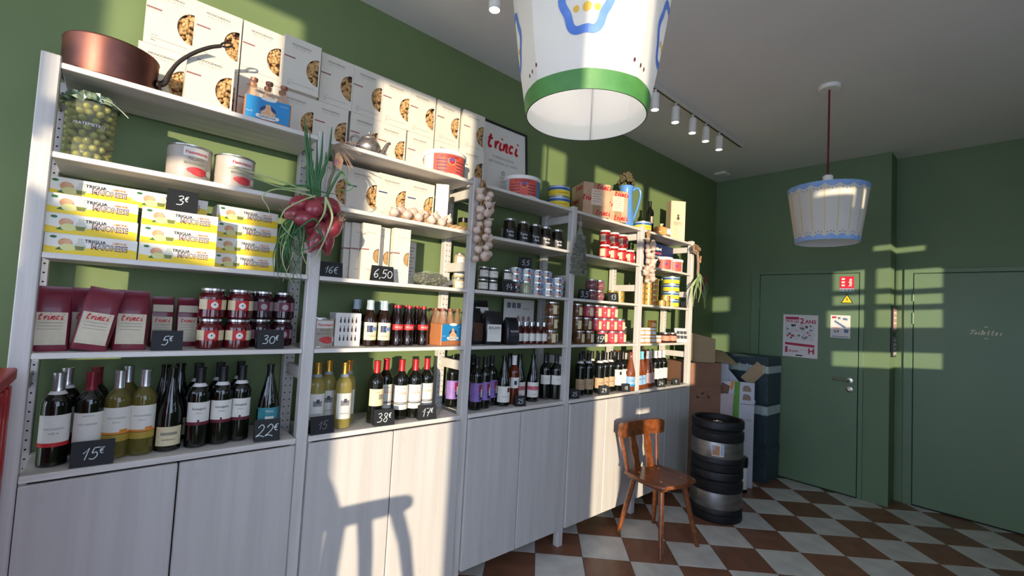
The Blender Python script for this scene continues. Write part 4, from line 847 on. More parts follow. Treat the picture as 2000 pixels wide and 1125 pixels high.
# ------------------------------------------------------------------ soda six-packs
def soda_pack(label, loc, rot, full):
    e = thing('soda_pack', label, 'soda pack', loc, [], rot, 'blue soda packs')
    w, d, h = .17, .115, .118
    card = MB(); card.bbox(-w / 2, w / 2, 0, d, 0, h, .004)
    tops = [(-w / 2 + .004, h - .002), (w / 2 - .004, h - .002), (w / 2 - .004, .022)] + [(w / 2 - .004 - (w - .008) * k / 12, .022 + .006 * math.sin(k / 12 * PI)) for k in range(13)]
    c = ob('carrier', card.mesh('carrier', mat('soda_carton_brown', (176, 112, 70), .5, var=.06), False), e)
    ob('blue_panel', MB().flat(tops, -.0006).mesh('blue_panel', blue_m, False), c)
    fig = circ(0, .066, .030, .022) ; ob('figure_ground', MB().flat(fig, -.0010).mesh('figure_ground', mat('figure_navy', (40, 60, 110), .5), False), c)
    ob('figure_print', MB().flat([(-.024, .045), (.026, .045), (.028, .06), (.012, .07), (.006, .092), (-.008, .092), (-.012, .07), (-.026, .06)], -.0014).mesh('figure', mat('figure_cream', (226, 196, 160), .5, rgb2=(206, 140, 80), scale=60), False), c)
    ob('name_plate', MB().flat([(-.04, .034), (-.044, .04), (-.04, .047), (.04, .047), (.044, .04), (.04, .034), (.02, .029), (-.02, .029)], -.0018).mesh('name_plate', paper, False), c)
    ob('name_lettering', txt('GASSOSA', .062, navy_m, z=.0395, y=-.0022, bold=.01), c)
    ob('crest', MB().flat(circ(0, h - .004, .03, .008, 0, 360), -.0012).mesh('crest', paper, False), c)
    ob('corner_print', txt('LA GASSOSA', .03, paper, z=.1, x=.058, y=-.0012), c); ob('corner_print', txt('6 x 25', .02, paper, z=.052, x=-.066, y=-.0012), c)
    kit = bottle('soda_bottle', SODA, glass_soda, (.184, .1965, mat('soda_cap', (150, 96, 76), .4, .4, var=.1)))
    for i in range(3):
        for j in range(2):
            b = ob('bottle', kit[0][1], e, (-.056 + .056 * i, .03 + .055 * j, .003)); ob('bottle_cap', kit[1][1], b)
    return e
soda_pack('blue soda pack with bottle necks in front of the pasta cartons', (.622, .07, Z[5]), -.12, True)
soda_pack('blue soda pack next to the cola bottles on the second bay shelf', (1.600, .06, Z[2]), .18, True)
for i, x in enumerate((1.50, 1.555, 1.61)): thing('soda_bottle', 'clear soda bottle with coloured-in reflections behind the lower blue pack, %s from the left' % ORD[i], 'bottle', (x, .225, Z[2]), KIT['soda_bottle'], 0, 'loose soda bottles')
# white carton printed with rows of little bottles
e = thing('printed_carton', 'white carton printed with rows of little bottles beside the tomato tin', 'carton', (1.035, .10, Z[2]), [('carton', MB().bbox(-.060, .060, 0, .1, 0, .155, .002).mesh('bottle_carton', mat('white_carton', (226, 222, 216), .5), False))], -.06)
lm_ = MB().flat([(-.0035, 0), (.0035, 0), (.0035, .014), (.0014, .02), (.0014, .028), (-.0014, .028), (-.0014, .02), (-.0035, .014)], 0).mesh('mini_bottle', mat('bottle_print', (70, 48, 44), .6), False)
for r in range(3):
    for c in range(5): ob('bottle_print', lm_, e, (-.036 + c * .018, -.0008, .025 + r * .042))
# picture board at the back of the middle bay
e = thing('picture_board', 'white printed board with small pictures leaning on the wall behind the bitter bottles', 'board', (2.29, .285, Z[2]), [('board', MB().bbox(-.14, .14, 0, .006, 0, .285, .001).mesh('picture_board', paper, False))], 0)
for i in range(3):
    ob('picture', MB().flat([(-.115 + i * .045, .225), (-.08 + i * .045, .225), (-.08 + i * .045, .262), (-.115 + i * .045, .262)], -.001).mesh('picture', mat('picture_grey', (110, 116, 124), .6), False), e)
    ob('picture', MB().flat(circ(-.01 + i * .05, .155, .014, .02), -.001).mesh('picture_oval', mat('picture_rose', (170, 130, 126), .6), False), e)
ob('picture_text', txt('bevande', .06, grey_ink, z=.225, x=.06, y=-.001), e)

# ------------------------------------------------------------------ price cards
T = tent
T('15E', .106, .078, (.186, .022, Z[1]), 'black price card chalked 15 euro in front of the dark red capsule bottle', 2, -.05)
T('22E', .092, .084, (.704, .03, Z[1]), 'black price card chalked 22 euro below the teal label', 2, -.12, chs=.6)
T('5E', .09, .07, (.355, .04, Z[2]), 'black price card chalked 5 euro beside the coffee bags', 1)
T('30E', .098, .076, (.69, .035, Z[2]), 'black price card chalked 30 euro in front of the plum jars', 2)
T('3E', .092, .078, (.362, .03, Z[3] + 3 * mh), 'black price card chalked 3 euro on top of the mayonnaise stack', 1, faint=False)
T('15', .10, .074, (.918, .022, Z[1]), 'black price card barely chalked, in front of the gold-capped white wines', None, 0, True)
T('38E', .098, .074, (1.205, .018, Z[1]), 'black price card chalked 38 euro below the castle label', 2, -.15, chs=.6)
T('17E', .096, .072, (1.44, .018, Z[1]), 'black price card chalked 17 euro at the rightmost red-capped bottle', 2, -.2, chs=.6)
T('16E', .098, .07, (.925, .07, Z[3]), 'black price card chalked 16 euro left of the spaghetti cartons', None, -.15)
T('6,50', .108, .074, (1.150, .022, Z[3]), 'black price card chalked 6,50 in front of the spaghetti cartons', None, -.05, chs=.6)
T('25', .07, .062, (2.092, .02, Z[1]), 'black price card in front of the rose bottle', None, -.3)
T('14', .09, .07, (1.955, .028, Z[3]), 'black price card chalked 14 between the spread jars and blue tins', None, -.3, chs=.6)
T('5,5', .085, .07, (2.135, .085, Z[3] + 4 * .0412 + .001), 'black price card standing on top of the small blue tins', None, -.4)
T('25', .07, .06, (2.60, .025, Z[1]), 'black price card at the left end of the beige label bottles', None, -.4)
T('29', .075, .064, (2.92, .018, Z[1]), 'black price card in front of the third beige label bottle', None, -.5)
T('18', .07, .058, (3.195, .018, Z[1]), 'black price card in front of the tall label bottles', None, -.5)
T('24', .07, .062, (3.70, .015, Z[1]), 'black price card in front of the white-capped dark bottles', None, -.6)
T('9', .07, .056, (3.955, .018, Z[1]), 'black price card at the right end of the lowest shelf', None, -.6)
T('3,5', .08, .07, (2.655, .025, Z[3]), 'black price card chalked 3,5 right of the third post', None, -.4, chs=.6)
T('13', .085, .07, (2.992, .025, Z[3]), 'black price card chalked 13 in the fourth bay', None, -.5, chs=.6)
T('', .08, .075, (2.975, .16, Z[3]), 'blank black card standing behind the card chalked 13', None, -.5)
T('', .08, .07, (3.08, .21, Z[3]), 'blank black card beside the gold tins in the fourth bay', None, -.4)
T('15E', .07, .072, (2.850, .018, Z[2]), 'black price card chalked 15 in front of the pickle jars', 2, -.5, chs=.65)
T('', .05, .07, (3.425, .06, Z[2] + .125), 'blank black card on the honey jars beside the fourth post', None, -.5)
T('', .07, .07, (3.83, .17, Z[2] + .0), 'blank black card behind the salmon label jars', None, -.5)
T('', .06, .055, (4.045, .02, Z[3]), 'blank black card beside the stacked tuna tins at the right end', None, -.5)

# ------------------------------------------------------------------ copper pan
copper = mat('aged_copper', (128, 82, 70), .45, .85, rgb2=(92, 62, 60), scale=9, bump=.04, detail=6)
iron = mat('dark_iron', (62, 54, 50), .42, .7, var=.15, scale=30)
tin_in = mat('tinned_inside', (150, 140, 132), .4, .8)
R0 = .128; pr = [(0, .003), (R0 - .006, 0), (R0 - .001, .006), (R0, .012), (R0 + .001, .13), (R0 + .003, .133), (R0 + .001, .136), (R0 - .002, .134), (R0 - .004, .01), (0, .006)]
hd = smoothline([(R0 + .002, 0, .062), (R0 + .022, 0, .075), (R0 + .035, -.004, .115), (R0 + .06, -.008, .165), (R0 + .105, -.012, .215), (R0 + .15, -.015, .25), (R0 + .185, -.016, .268)], 5)
hm = MB(); n_ = len(hd); hm.tube(hd, [.012 - .005 * min(1, i / (n_ * .4)) for i in range(n_)], 10)
lx, ly, lz = hd[-1]; loop = [(lx + .018 + .018 * math.cos(a), ly, lz + .011 + .009 * math.sin(a) + .006 * math.cos(a)) for a in [PI + 2 * PI * k / 14 for k in range(15)]]
hm.tube(loop, .0036, 6)
pl = MB(); pl.ball((R0 + .004, 0, .055), .009, .034, .02, 10, 6); pl.ball((R0 + .005, -.026, .05), .008, .012, .012); pl.ball((R0 + .005, .026, .05), .008, .012, .012); pl.ball((R0 + .005, 0, .025), .007, .013, .018)
thing('copper_pan', 'old copper saute pan with long dark iron handle on the top shelf', 'pan', (.136, .14, Z[5]),
      [('pan_body', MB().lathe(pr, 48).mesh('pan_body', copper)), ('handle', hm.mesh('pan_handle', iron), [('hanging_eye', MB().tube(loop, .0038, 6).mesh('pan_eye', iron))]), ('rivet_plate', pl.mesh('rivet_plate', iron))], -.16)
# ------------------------------------------------------------------ olive jar
olive_m = mat('green_olive', (158, 152, 62), .25, rgb2=(122, 124, 48), scale=12, coat=.5, objvar=.12)
brine = mat('jar_glass', (214, 222, 200), .03, var=0, alpha=.14)
foil_g = mat('crinkled_green_foil', (190, 204, 182), .25, .6, rgb2=(132, 160, 126), scale=40)
RJ, HJ = .066, .222
oj = [('glass', MB().lathe([(0, .003), (RJ - .008, 0), (RJ, .008), (RJ, HJ - .03), (RJ - .006, HJ - .015), (RJ - .012, HJ - .006), (RJ - .012, HJ)], 32).mesh('olive_jar_glass', brine))]
ee = thing('olive_jar', 'big glass jar of green olives under a crinkled foil cover', 'jar', (.098, .1, Z[4]), oj, 0)
om = MB().ball((0, 0, 0), .0115, .0115, .0165, 10, 7).mesh('olive', olive_m)
ro = random.Random(3); cnt = 0
for lv in range(8):
    for k in range(12):
        a = 2 * PI * (k + .5 * (lv % 2)) / 12 + ro.uniform(-.1, .1); r = RJ - .0145 - ro.uniform(0, .003)
        if math.sin(a) > .75: continue
        ob('olive', om, ee, (r * math.cos(a), r * math.sin(a), .018 + lv * .0235 + ro.uniform(-.004, .004)), (ro.uniform(.9, 2.2), ro.uniform(-.7, .7), a + PI / 2 + ro.uniform(-.3, .3)))
core = MB().lathe([(0, .006), (RJ - .026, .006), (RJ - .026, HJ - .04), (0, HJ - .04)], 16); ob('brine_and_olives', core.mesh('brine_core', mat('brine', (84, 84, 40), .4)), ee)
fm_ = MB(); n = 40; rr_ = [(0, HJ + .012), (.03, HJ + .013), (RJ - .012, HJ + .008), (RJ - .006, HJ - .004), (RJ + .004, HJ - .02), (RJ + .012, HJ - .027)]
vs = []; fs = []
for q, (r, z) in enumerate(rr_):
    for i in range(n):
        a = 2 * PI * i / n; wv = (.0 if q < 2 else .004 + .0035 * q * .5) * math.sin(a * 10 + q) + (ro.uniform(-.0025, .0025) if q > 1 else 0)
        vs.append(((r + wv) * math.cos(a), (r + wv) * math.sin(a), z + (ro.uniform(-.004, .004) if q > 2 else ro.uniform(-.001, .001))))
for q in range(len(rr_) - 1):
    for i in range(n): j = (i + 1) % n; fs.append((q * n + i, q * n + j, (q + 1) * n + j, (q + 1) * n + i))
ob('foil_cover', MB().add(vs, fs).mesh('foil_cover', foil_g, False), ee)
ob('twine', MB().tube(smoothline([(.02, -RJ - .003, HJ - .012), (.05, -RJ + .002, HJ - .016), (.075, -.05, HJ - .03), (.095, -.055, HJ - .05)]), .0012, 5).mesh('twine', gold_ink), ee)
ob('name_lettering', txt('FRATEPIETRO', .082, paper, z=.118, R=RJ + .001, bold=.02), ee)
# ------------------------------------------------------------------ teapot
pew = mat('hammered_pewter', (186, 176, 168), .32, .85, rgb2=(146, 136, 130), scale=60, bump=.25)
tp = MB().lathe([(0, .002), (.034, 0), (.05, .012), (.058, .035), (.054, .058), (.042, .074), (.034, .078), (.036, .082), (0, .082)], 28).mesh('teapot_body', pew)
ld_ = MB().lathe([(.035, .08), (.036, .084), (.026, .094), (.01, .1), (.004, .104), (.007, .108), (.008, .114), (.0, .118)], 24).mesh('teapot_lid', pew)
sp_ = smoothline([(.045, 0, .022), (.068, 0, .03), (.08, 0, .055), (.09, 0, .076), (.102, 0, .084)]); spm = MB().tube(sp_, [.016 - .010 * i / (len(sp_) - 1) for i in range(len(sp_))], 10).mesh('teapot_spout', pew)
hn_ = MB().tube(smoothline([(-.038, 0, .074), (-.06, 0, .088), (-.08, 0, .078), (-.082, 0, .055), (-.068, 0, .036), (-.054, 0, .028)]), .0055, 8).mesh('teapot_handle', pew)
thing('teapot', 'small hammered pewter teapot in front of the pasta cartons', 'teapot', (1.065, .085, Z[5]), [('body', tp), ('lid', ld_), ('spout', spm), ('handle', hn_)], -.3)
# ------------------------------------------------------------------ framed poster
e = thing('framed_poster', 'black framed white poster with red cursive word leaning on the wall', 'picture', (2.075, .262, Z[5]), [], (-.085, 0, 0))
fw, fh = .43, .53; f = MB()
for a in ((-fw / 2, -fw / 2 + .012, 0, fh), (fw / 2 - .012, fw / 2, 0, fh), (-fw / 2 + .012, fw / 2 - .012, 0, .012), (-fw / 2 + .012, fw / 2 - .012, fh - .012, fh)): f.bbox(a[0], a[1], -.010, .012, a[2], a[3], .002)
ob('frame', f.mesh('poster_frame', black_pl, False), e)
sh_ = ob('sheet', MB().box(-fw / 2 + .012, fw / 2 - .012, .002, .006, .012, fh - .012).mesh('poster_sheet', paper, False), e)
t1 = script('trinci', .085, .018, .2); ob('title_lettering', t1.mesh('trinci_title', red_ink, False), sh_, (.0, .0012, .40))
ob('line_lettering', txt('TORREFAZIONE', .19, grey_ink, z=.30, y=.0014), sh_); ob('line_lettering', txt('ARTIGIANA DI CAFFE', .25, grey_ink, z=.265, y=.0014), sh_)
ob('emblem', txt('e', .03, grey_ink, z=.2, y=.0014), sh_); ob('line_lettering', txt('Sette', .05, grey_ink, z=.17, y=.0014), sh_); ob('line_lettering', txt('mili', .04, grey_ink, z=.145, y=.0014), sh_)
# ------------------------------------------------------------------ cardboard boxes with red lettering
kraft = mat('kraft_cardboard', (206, 168, 136), .7, rgb2=(190, 152, 120), scale=12)
tape = mat('tan_tape', (170, 136, 102), .3, var=.03)
tri = script('trinci', .036, .008, .25)
def tri_mesh(M):
    mb = MB(); mb.v = [tuple(M @ Vector(v)) for v in tri.v]; mb.f = list(tri.f); mb.m = list(tri.m); return mb.mesh('trinci_print', red_ink, False)
def kraft_box(label, w, d, h, loc, rot):
    e = thing('cardboard_box', label, 'box', loc, [('carton', MB().bbox(-w / 2, w / 2, -d / 2, d / 2, 0, h, .002).mesh('kraft_box', kraft, False), [])], rot, 'brown boxes with red lettering')
    c = e.children[0]
    ob('flap_seam', MB().box(-w / 2 + .003, w / 2 - .003, -.001, .001, h, h + .0008).mesh('flap_seam', dark_gap, False), c)
    ob('tape', MB().box(-.03, .03, -d / 2 - .0006, -d / 2, .0, h).mesh('tape', tape, False), c)
    y = -d / 2 - .0012
    ob('address_label', MB().box(-.045, .045, y - .0005, y, h * .34, h * .82).mesh('address_label', mat('peach_slip', (232, 206, 178), .6), False), c)
    ob('label_print', txt('SPEDIZIONE', .05, red_ink, z=h * .75, x=0, y=y - .001), c)
    for k in range(4): ob('label_print', MB().flat([(-.032, h * (.66 - .07 * k)), (.03 - .008 * (k % 2), h * (.66 - .07 * k)), (.03 - .008 * (k % 2), h * (.672 - .07 * k)), (-.032, h * (.672 - .07 * k))], y - .001).mesh('label_line', grey_ink, False), c)
    for x, z in ((-w * .30, h * .55), (w * .30, h * .90), (w * .26, h * .14)):
        ob('red_print', tri_mesh(Matrix.Translation((max(-w / 2 + .052, min(w / 2 - .052, x)), y + .0004, z))), c)
    for yy, z in ((-d * .16, h * .88), (d * .15, h * .5), (-d * .1, h * .12)): ob('red_print', tri_mesh(Matrix.Translation((-w / 2 - .0012, yy, z)) @ Matrix.Rotation(-PI / 2, 4, 'Z')), c)
    return e
kraft_box('brown cardboard box with red lettering, the larger left one on the top shelf', .215, .20, .245, (2.79, .115, Z[5]), -.42)
kraft_box('brown cardboard box with red lettering, the smaller one in front of the blue jug', .155, .13, .235, (3.015, .062, Z[5]), -.5)
# ------------------------------------------------------------------ blue jug with dried flowers
enam = mat('blue_enamel', (92, 146, 212), .25, var=.04, coat=.5)
jp = [(0, .003), (.066, 0), (.07, .006), (.066, .02), (.062, .1), (.054, .2), (.05, .29), (.053, .325), (.06, .345), (.061, .348), (.055, .345), (.047, .3), (0, .29)]
e = thing('enamel_jug', 'tall blue enamel jug with curved handle holding dried flowers', 'jug', (3.255, .125, Z[5]), [('body', MB().lathe(jp, 32).mesh('jug_body', enam))], -.5)
ob('handle', MB().tube(smoothline([(.052, 0, .32), (.085, 0, .345), (.115, 0, .335), (.125, 0, .29), (.112, 0, .22), (.088, 0, .14), (.068, 0, .085), (.062, 0, .07)]), .010, 10).mesh('jug_handle', enam), e)
ob('base_ring', MB().lathe([(.069, .0), (.073, .003), (.07, .009)], 32).mesh('jug_ring', navy_m), e)
dry = mat('dried_flower', (98, 88, 62), .85, rgb2=(66, 60, 42), scale=60, bump=.5)
rr = random.Random(11); hm1 = MB().ball((0, 0, 0), .0145, .0145, .012, 7, 5).mesh('flower_head', dry)
pl_ = thing('dried_flowers', 'bunch of dried brown flower heads standing in the blue jug', 'dried flowers', (3.255, .125, Z[5] + .30), [], 0)
for k in range(70):
    a = rr.uniform(0, 2 * PI); u = rr.random(); r = .062 * math.sqrt(u); z = .056 + .085 * (1 - u) + rr.uniform(-.012, .03)
    ob('flower_head', hm1, pl_, (r * math.cos(a) - .012, r * math.sin(a), z), (rr.uniform(0, 3), rr.uniform(0, 3), 0))
    if k % 3 == 0: ob('stem', MB().tube([(0, 0, -.02), (r * .5 * math.cos(a), r * .5 * math.sin(a), .04), (r * math.cos(a) - .012, r * math.sin(a), z)], .0018, 5).mesh('stem', dry), pl_)
# ------------------------------------------------------------------ bread bag, wooden box, navy box, lying bags
orange_b = mat('orange_bake', (226, 140, 70), .3, rgb2=(236, 178, 110), scale=24, coat=.5, bump=.3)
bm = MB().ball((0, 0, .048), .085, .06, .05, 16, 10); rb = random.Random(4)
bm.v = [(x * (1 + rb.uniform(-.06, .06)), y * (1 + rb.uniform(-.06, .06)), max(0, z + rb.uniform(-.004, .004))) for x, y, z in bm.v]
thing('biscuit_bag', 'clear bag of orange biscuits on top of the right bay', 'bag', (3.735, .085, Z[5]), [('bag', bm.mesh('biscuit_bag', orange_b, angle=60)),
      ('twisted_neck', MB().lathe([(.01, .09), (.008, .1), (.022, .118), (.012, .12), (0, .115)], 12).mesh('bag_neck', cream)), ('white_label', MB().box(.02, .055, -.062, -.06, .02, .07).mesh('bag_label', paper, False))], -.5)
pine = wood_paint('pale_pine', (230, 206, 178), (212, 184, 152), .55, along='z', knots=False)
e = thing('wooden_wine_box', 'upright pale wooden wine box with dark printed crest', 'box', (4.03, .115, Z[5]), [('case', MB().bbox(-.07, .07, -.05, .05, 0, .375, .002).mesh('wine_case', pine, False))], -.62)
ob('lid_edge', MB().box(-.066, .066, -.0535, -.05, .004, .371).mesh('case_lid', pine, False), e)
brn = mat('branded_ink', (84, 60, 48), .7)
ob('crest_print', MB().flat(circ(0, .215, .013, .018), -.0542).mesh('crest_print', brn, False), e); ob('crest_print', MB().flat([(-.012, .238), (0, .232), (.012, .238), (.006, .25), (-.006, .25)], -.0542).mesh('crown_print', brn, False), e)
ob('name_print', txt('ARGIANO', .085, brn, z=.172, y=-.0542), e); ob('name_print', txt('MONTALCINO', .08, brn, z=.155, y=-.0542), e); ob('name_print', txt('A', .008, brn, z=.085, y=-.0542), e)
e = thing('navy_box', 'dark navy carton with pink and white fish print in the right bay', 'box', (3.90, .215, Z[4]), [('carton', MB().bbox(-.20, .20, -.05, .05, 0, .245, .002).mesh('navy_carton', navy_m, False))], 0)
ob('fish_print', MB().flat([(-.12, .2), (-.08, .215), (-.03, .205), (-.01, .222), (-.012, .185), (-.03, .195), (-.08, .185)], -.0508).mesh('fish_print', paper, False), e)
ob('name_print', txt('cannizzo', .13, mat('hot_pink', (226, 90, 120), .5), z=.165, x=-.07, y=-.0508, bold=.02), e); ob('name_print', txt('tonno rosso', .12, paper, z=.135, x=-.07, y=-.0508), e)
herb = mat('dried_oregano', (92, 94, 64), .8, rgb2=(58, 62, 40), scale=70, bump=.5)
herb2 = mat('dried_herb_light', (128, 126, 92), .8, rgb2=(92, 94, 66), scale=60)
film = mat('clear_film', (238, 240, 238), .1, var=0, alpha=.09)
def crumbs(n, fn, seed, m, nm, size=.006):
    rr = random.Random(seed); mb = MB()
    for k in range(n):
        c = Vector(fn(rr)); u = Vector((rr.uniform(-1, 1), rr.uniform(-1, 1), rr.uniform(-1, 1))).normalized(); v = u.cross(Vector((rr.uniform(-1, 1), .3, rr.uniform(-1, 1)))).normalized(); s = size * rr.uniform(.6, 1.5)
        mb.add([c - u * s, c + v * s * .6, c + u * s, c - v * s * .6], [(0, 1, 2, 3)], k % len(m))
    return mb.mesh(nm, m, False)
def in_ball(cx, cy, cz, rx, ry, rz):
    def f(rr):
        while 1:
            x, y, z = rr.uniform(-1, 1), rr.uniform(-1, 1), rr.uniform(-1, 1)
            if x * x + y * y + z * z < 1: return (cx + x * rx, cy + y * ry, cz + z * rz)
    return f
def pouch(pr, n, seed, squash, m, nm):
    rr = random.Random(seed); mb = MB().lathe(pr, n)
    mb.v = [(x * (1 + rr.uniform(-.09, .09)), y * squash * (1 + rr.uniform(-.09, .09)), z + rr.uniform(-.003, .003)) for x, y, z in mb.v]; return mb.mesh(nm, m, False)
# bag lying on the third shelf of the second bay
bl = MB().ball((0, 0, .04), .11, .065, .04, 18, 9); rb = random.Random(8); bl.v = [(x * (1 + rb.uniform(-.05, .05)), y * (1 + rb.uniform(-.05, .05)), max(.001, z + rb.uniform(-.006, .006))) for x, y, z in bl.v]
thing('herb_bag', 'clear bag of dried herbs lying flat beside the spaghetti cartons', 'bag', (1.475, .11, Z[3]), [('film', bl.mesh('lying_film', film, False)), ('herbs', crumbs(700, in_ball(0, 0, .04, .098, .055, .033), 5, [herb, herb2], 'lying_herbs', .008), None, 'stuff'),
      ('tied_end', pouch([(.012, 0), (.014, .015), (.03, .04), (.026, .05), (0, .035)], 14, 2, .6, film, 'tied_end'))], -.1)
COL.objects[-1].location = (.105, -.01, .028); COL.objects[-1].rotation_euler = (0, 1.4, 0)
# hanging herb bag on the third post and a smaller one beside it
hook = mat('wire_hook', (196, 192, 186), .3, .9)
def hang_bag(label, x, ztop, y, sc_, seed, mats_):
    pr = [(0, -.30), (.05, -.302), (.066, -.28), (.068, -.235), (.058, -.18), (.04, -.12), (.02, -.06), (.010, -.03), (.016, -.012), (.024, 0), (.0, -.004)]
    pr = [(r * sc_, z * sc_) for r, z in pr]
    e = thing('herb_bag', label, 'bag', (x, y, ztop), [('film', pouch(pr, 18, seed, .55, film, 'bag_film')),
        ('herbs', crumbs(1500, lambda rr: (lambda t, a: ((.012 + .052 * min(1, t * 1.6)) * sc_ * math.cos(a) * math.sqrt(rr.random()), (.012 + .052 * min(1, t * 1.6)) * sc_ * .5 * math.sin(a), (-.075 - .22 * t) * sc_))(rr.random(), rr.uniform(0, 2 * PI)), seed, mats_, 'bag_herbs', .007), None, 'stuff'),
        ('hook', MB().tube(smoothline([(0, 0, -.02), (0, 0, .02), (.004, 0, .04), (.012, .004, .048), (.018, .008, .04), (.018, .02, .02)]), .0016, 6).mesh('bag_hook', hook))])
    return e
hang_bag('clear bag of dried oregano hanging on the third post', 2.505, 2.14, -.042, 1.18, 21, [herb, herb2])
sb = pouch([(0, .0), (.045, .001), (.052, .03), (.045, .07), (.03, .1), (.04, .13), (0, .12)], 16, 9, .6, film, 'stand_film')
thing('herb_bag', 'clear bag of pale dried herbs standing right of the third post', 'bag', (2.640, .05, Z[4]), [('film', sb), ('herbs', crumbs(700, in_ball(0, 0, .055, .045, .026, .055), 6, [herb2, herb], 'standing_herbs', .008), None, 'stuff')], .2)
thing('herb_bag', 'clear bag of green herbs in front of the small coral tubs', 'bag', (3.60, .05, Z[4]), [('film', pouch([(0, .0), (.05, .001), (.055, .03), (.045, .075), (.02, .1), (0, .1)], 16, 12, .7, film, 'green_film')), ('herbs', crumbs(700, in_ball(0, 0, .045, .048, .03, .045), 16, [mat('green_herb', (108, 112, 60), .8, rgb2=(80, 86, 44), scale=60), herb2], 'green_herbs', .008), None, 'stuff')], -.4)

# ------------------------------------------------------------------ garlic
gar = mat('garlic_skin', (222, 208, 194), .5, rgb2=(190, 158, 140), scale=24, stretch=(1, 1, .4), objvar=.06)
gar_s = mat('garlic_stem', (196, 162, 120), .8, rgb2=(166, 130, 90), scale=30)
gb = MB().lathe([(0, -.020), (.009, -.021), (.021, -.013), (.026, 0), (.023, .011), (.013, .020), (.006, .027), (.004, .038), (0, .04)], 20, warp=lambda a, z: 1 + .075 * abs(math.sin(a * 3.5)) - .03)
garlic_me = gb.mesh('garlic_bulb', gar, angle=60)
root_me = MB().ball((0, 0, -.0205), .007, .007, .004, 8, 4).mesh('garlic_root', gar_s)
def garlic_braid(label, x, ztop, y, n, length, seed):
    rr = random.Random(seed); e = thing('garlic_braid', label, 'garlic', (x, y, ztop), [])
    pl = MB()
    for s in (0, 2.1, 4.2): pl.tube([(.010 * math.sin(k * .8 + s), .006 * math.cos(k * .8 + s), -length * k / 24) for k in range(25)], .006, 6)
    ob('plait', pl.mesh('garlic_plait', gar_s), e)
    ob('top_tuft', crumbs(60, in_ball(0, 0, .0, .014, .01, .03), seed, [gar_s], 'garlic_tuft', .012), e, kind='stuff')
    for k in range(n):
        t = (k + .5) / n; sx = (-1, 1, .1)[k % 3]
        o = ob('garlic_bulb', garlic_me, e, (sx * .027 * (1 + .35 * t) + rr.uniform(-.012, .012), -.018 - (.018 if k % 3 == 2 else 0) - rr.uniform(0, .010), rr.uniform(-.012, .012) - .035 - t * (length - .045)), (rr.uniform(.3, 1.2) + (.6 if k % 3 == 2 else 0), sx * rr.uniform(.3, .9), rr.uniform(0, 6)))
        s = rr.uniform(.74, 1.16); o.scale = (s, s, s); ob('root_tip', root_me, o)
    return e
garlic_braid('plait of white garlic hanging on the second post', 1.685, 2.205, -.03, 25, .42, 31)
garlic_braid('plait of white garlic hanging on the fourth post', 3.355, 2.185, -.03, 22, .38, 32)
e = thing('garlic_braid', 'plait of white garlic lying along the shelf front', 'garlic', (1.40, .05, Z[4]), []); rr = random.Random(33)
pl2 = MB()
for s in (0, 2.1, 4.2): pl2.tube([(-.16 + .40 * k / 28, .010 * math.sin(k * .8 + s), .016 + .008 * math.cos(k * .8 + s)) for k in range(29)], .008, 6)
ob('plait', pl2.mesh('lying_plait', gar_s), e)
for k in range(15):
    t = k / 14; o = ob('garlic_bulb', garlic_me, e, (-.205 + .32 * t + rr.uniform(-.01, .01), (-.018, .016, 0)[k % 3] + rr.uniform(-.005, .005), (.026, .028, .05)[k % 3]), (rr.uniform(-.9, .9), rr.uniform(-.9, .9), rr.uniform(0, 6))); ob('root_tip', root_me, o)

# ------------------------------------------------------------------ red onions
oni = mat('red_onion_skin', (166, 66, 74), .3, rgb2=(112, 34, 48), scale=40, stretch=(1, 1, .15), coat=.4, objvar=.15)
leaf_g = mat('onion_leaf', (44, 92, 52), .45, rgb2=(70, 116, 66), scale=20, stretch=(1, 1, .2))
leaf_p = mat('pale_onion_leaf', (150, 176, 112), .5, rgb2=(196, 200, 150), scale=10)
dryroot = mat('dry_root', (150, 124, 104), .8, var=.15)
om_ = MB().lathe([(0, -.036), (.012, -.034), (.026, -.024), (.034, -.006), (.034, .010), (.027, .030), (.015, .046), (.008, .058), (.005, .066)], 18).mesh('onion', oni)
ro_me = MB()
rr = random.Random(41)
for k in range(9): a = rr.uniform(0, 6.28); ro_me.tube([(0, 0, -.034), (.008 * math.cos(a), .008 * math.sin(a), -.045), (.014 * math.cos(a), .014 * math.sin(a), -.056)], .0008, 4)
ro_me = ro_me.mesh('onion_roots', dryroot)
e = thing('onion_bunch', 'bunch of red onions with long green leaves hanging on the second post', 'onions', (.800, -.045, 1.965), [])
pos = [(-.062, -.01, -.055, 1.15, .1), (-.085, -.02, -.105, 1.9, -.7), (-.018, -.05, -.075, .5, -.1), (.058, -.02, -.045, -1.2, .5), (.075, -.03, -.115, -2.0, .4), (.055, -.06, -.14, -2.5, .1), (.015, -.055, -.155, 2.7, .1), (-.02, -.02, -.135, 2.3, -.3), (.04, -.035, -.185, 2.9, .2), (.0, -.045, -.195, -2.7, .2), (.03, .0, -.08, -.8, .2), (-.05, -.045, -.12, 1.6, -.2)]
for x, y, z, ry, rx in pos:
    o = ob('onion', om_, e, (x, y, z), (rx + rr.uniform(-.2, .2), ry, rr.uniform(-.5, .5))); s = rr.uniform(.92, 1.12); o.scale = (s, s, s * rr.uniform(.95, 1.15)); ob('roots', ro_me, o)
def leaf(pts, r0, m=leaf_g, nm='leaf', tip=.1): L_ = smoothline(pts, 5); k = len(L_); return ob(nm, MB().tube(L_, [r0 * (1 - (1 - tip) * (i / (k - 1)) ** 1.5) for i in range(k)], 6).mesh('onion_leaf', m), e)
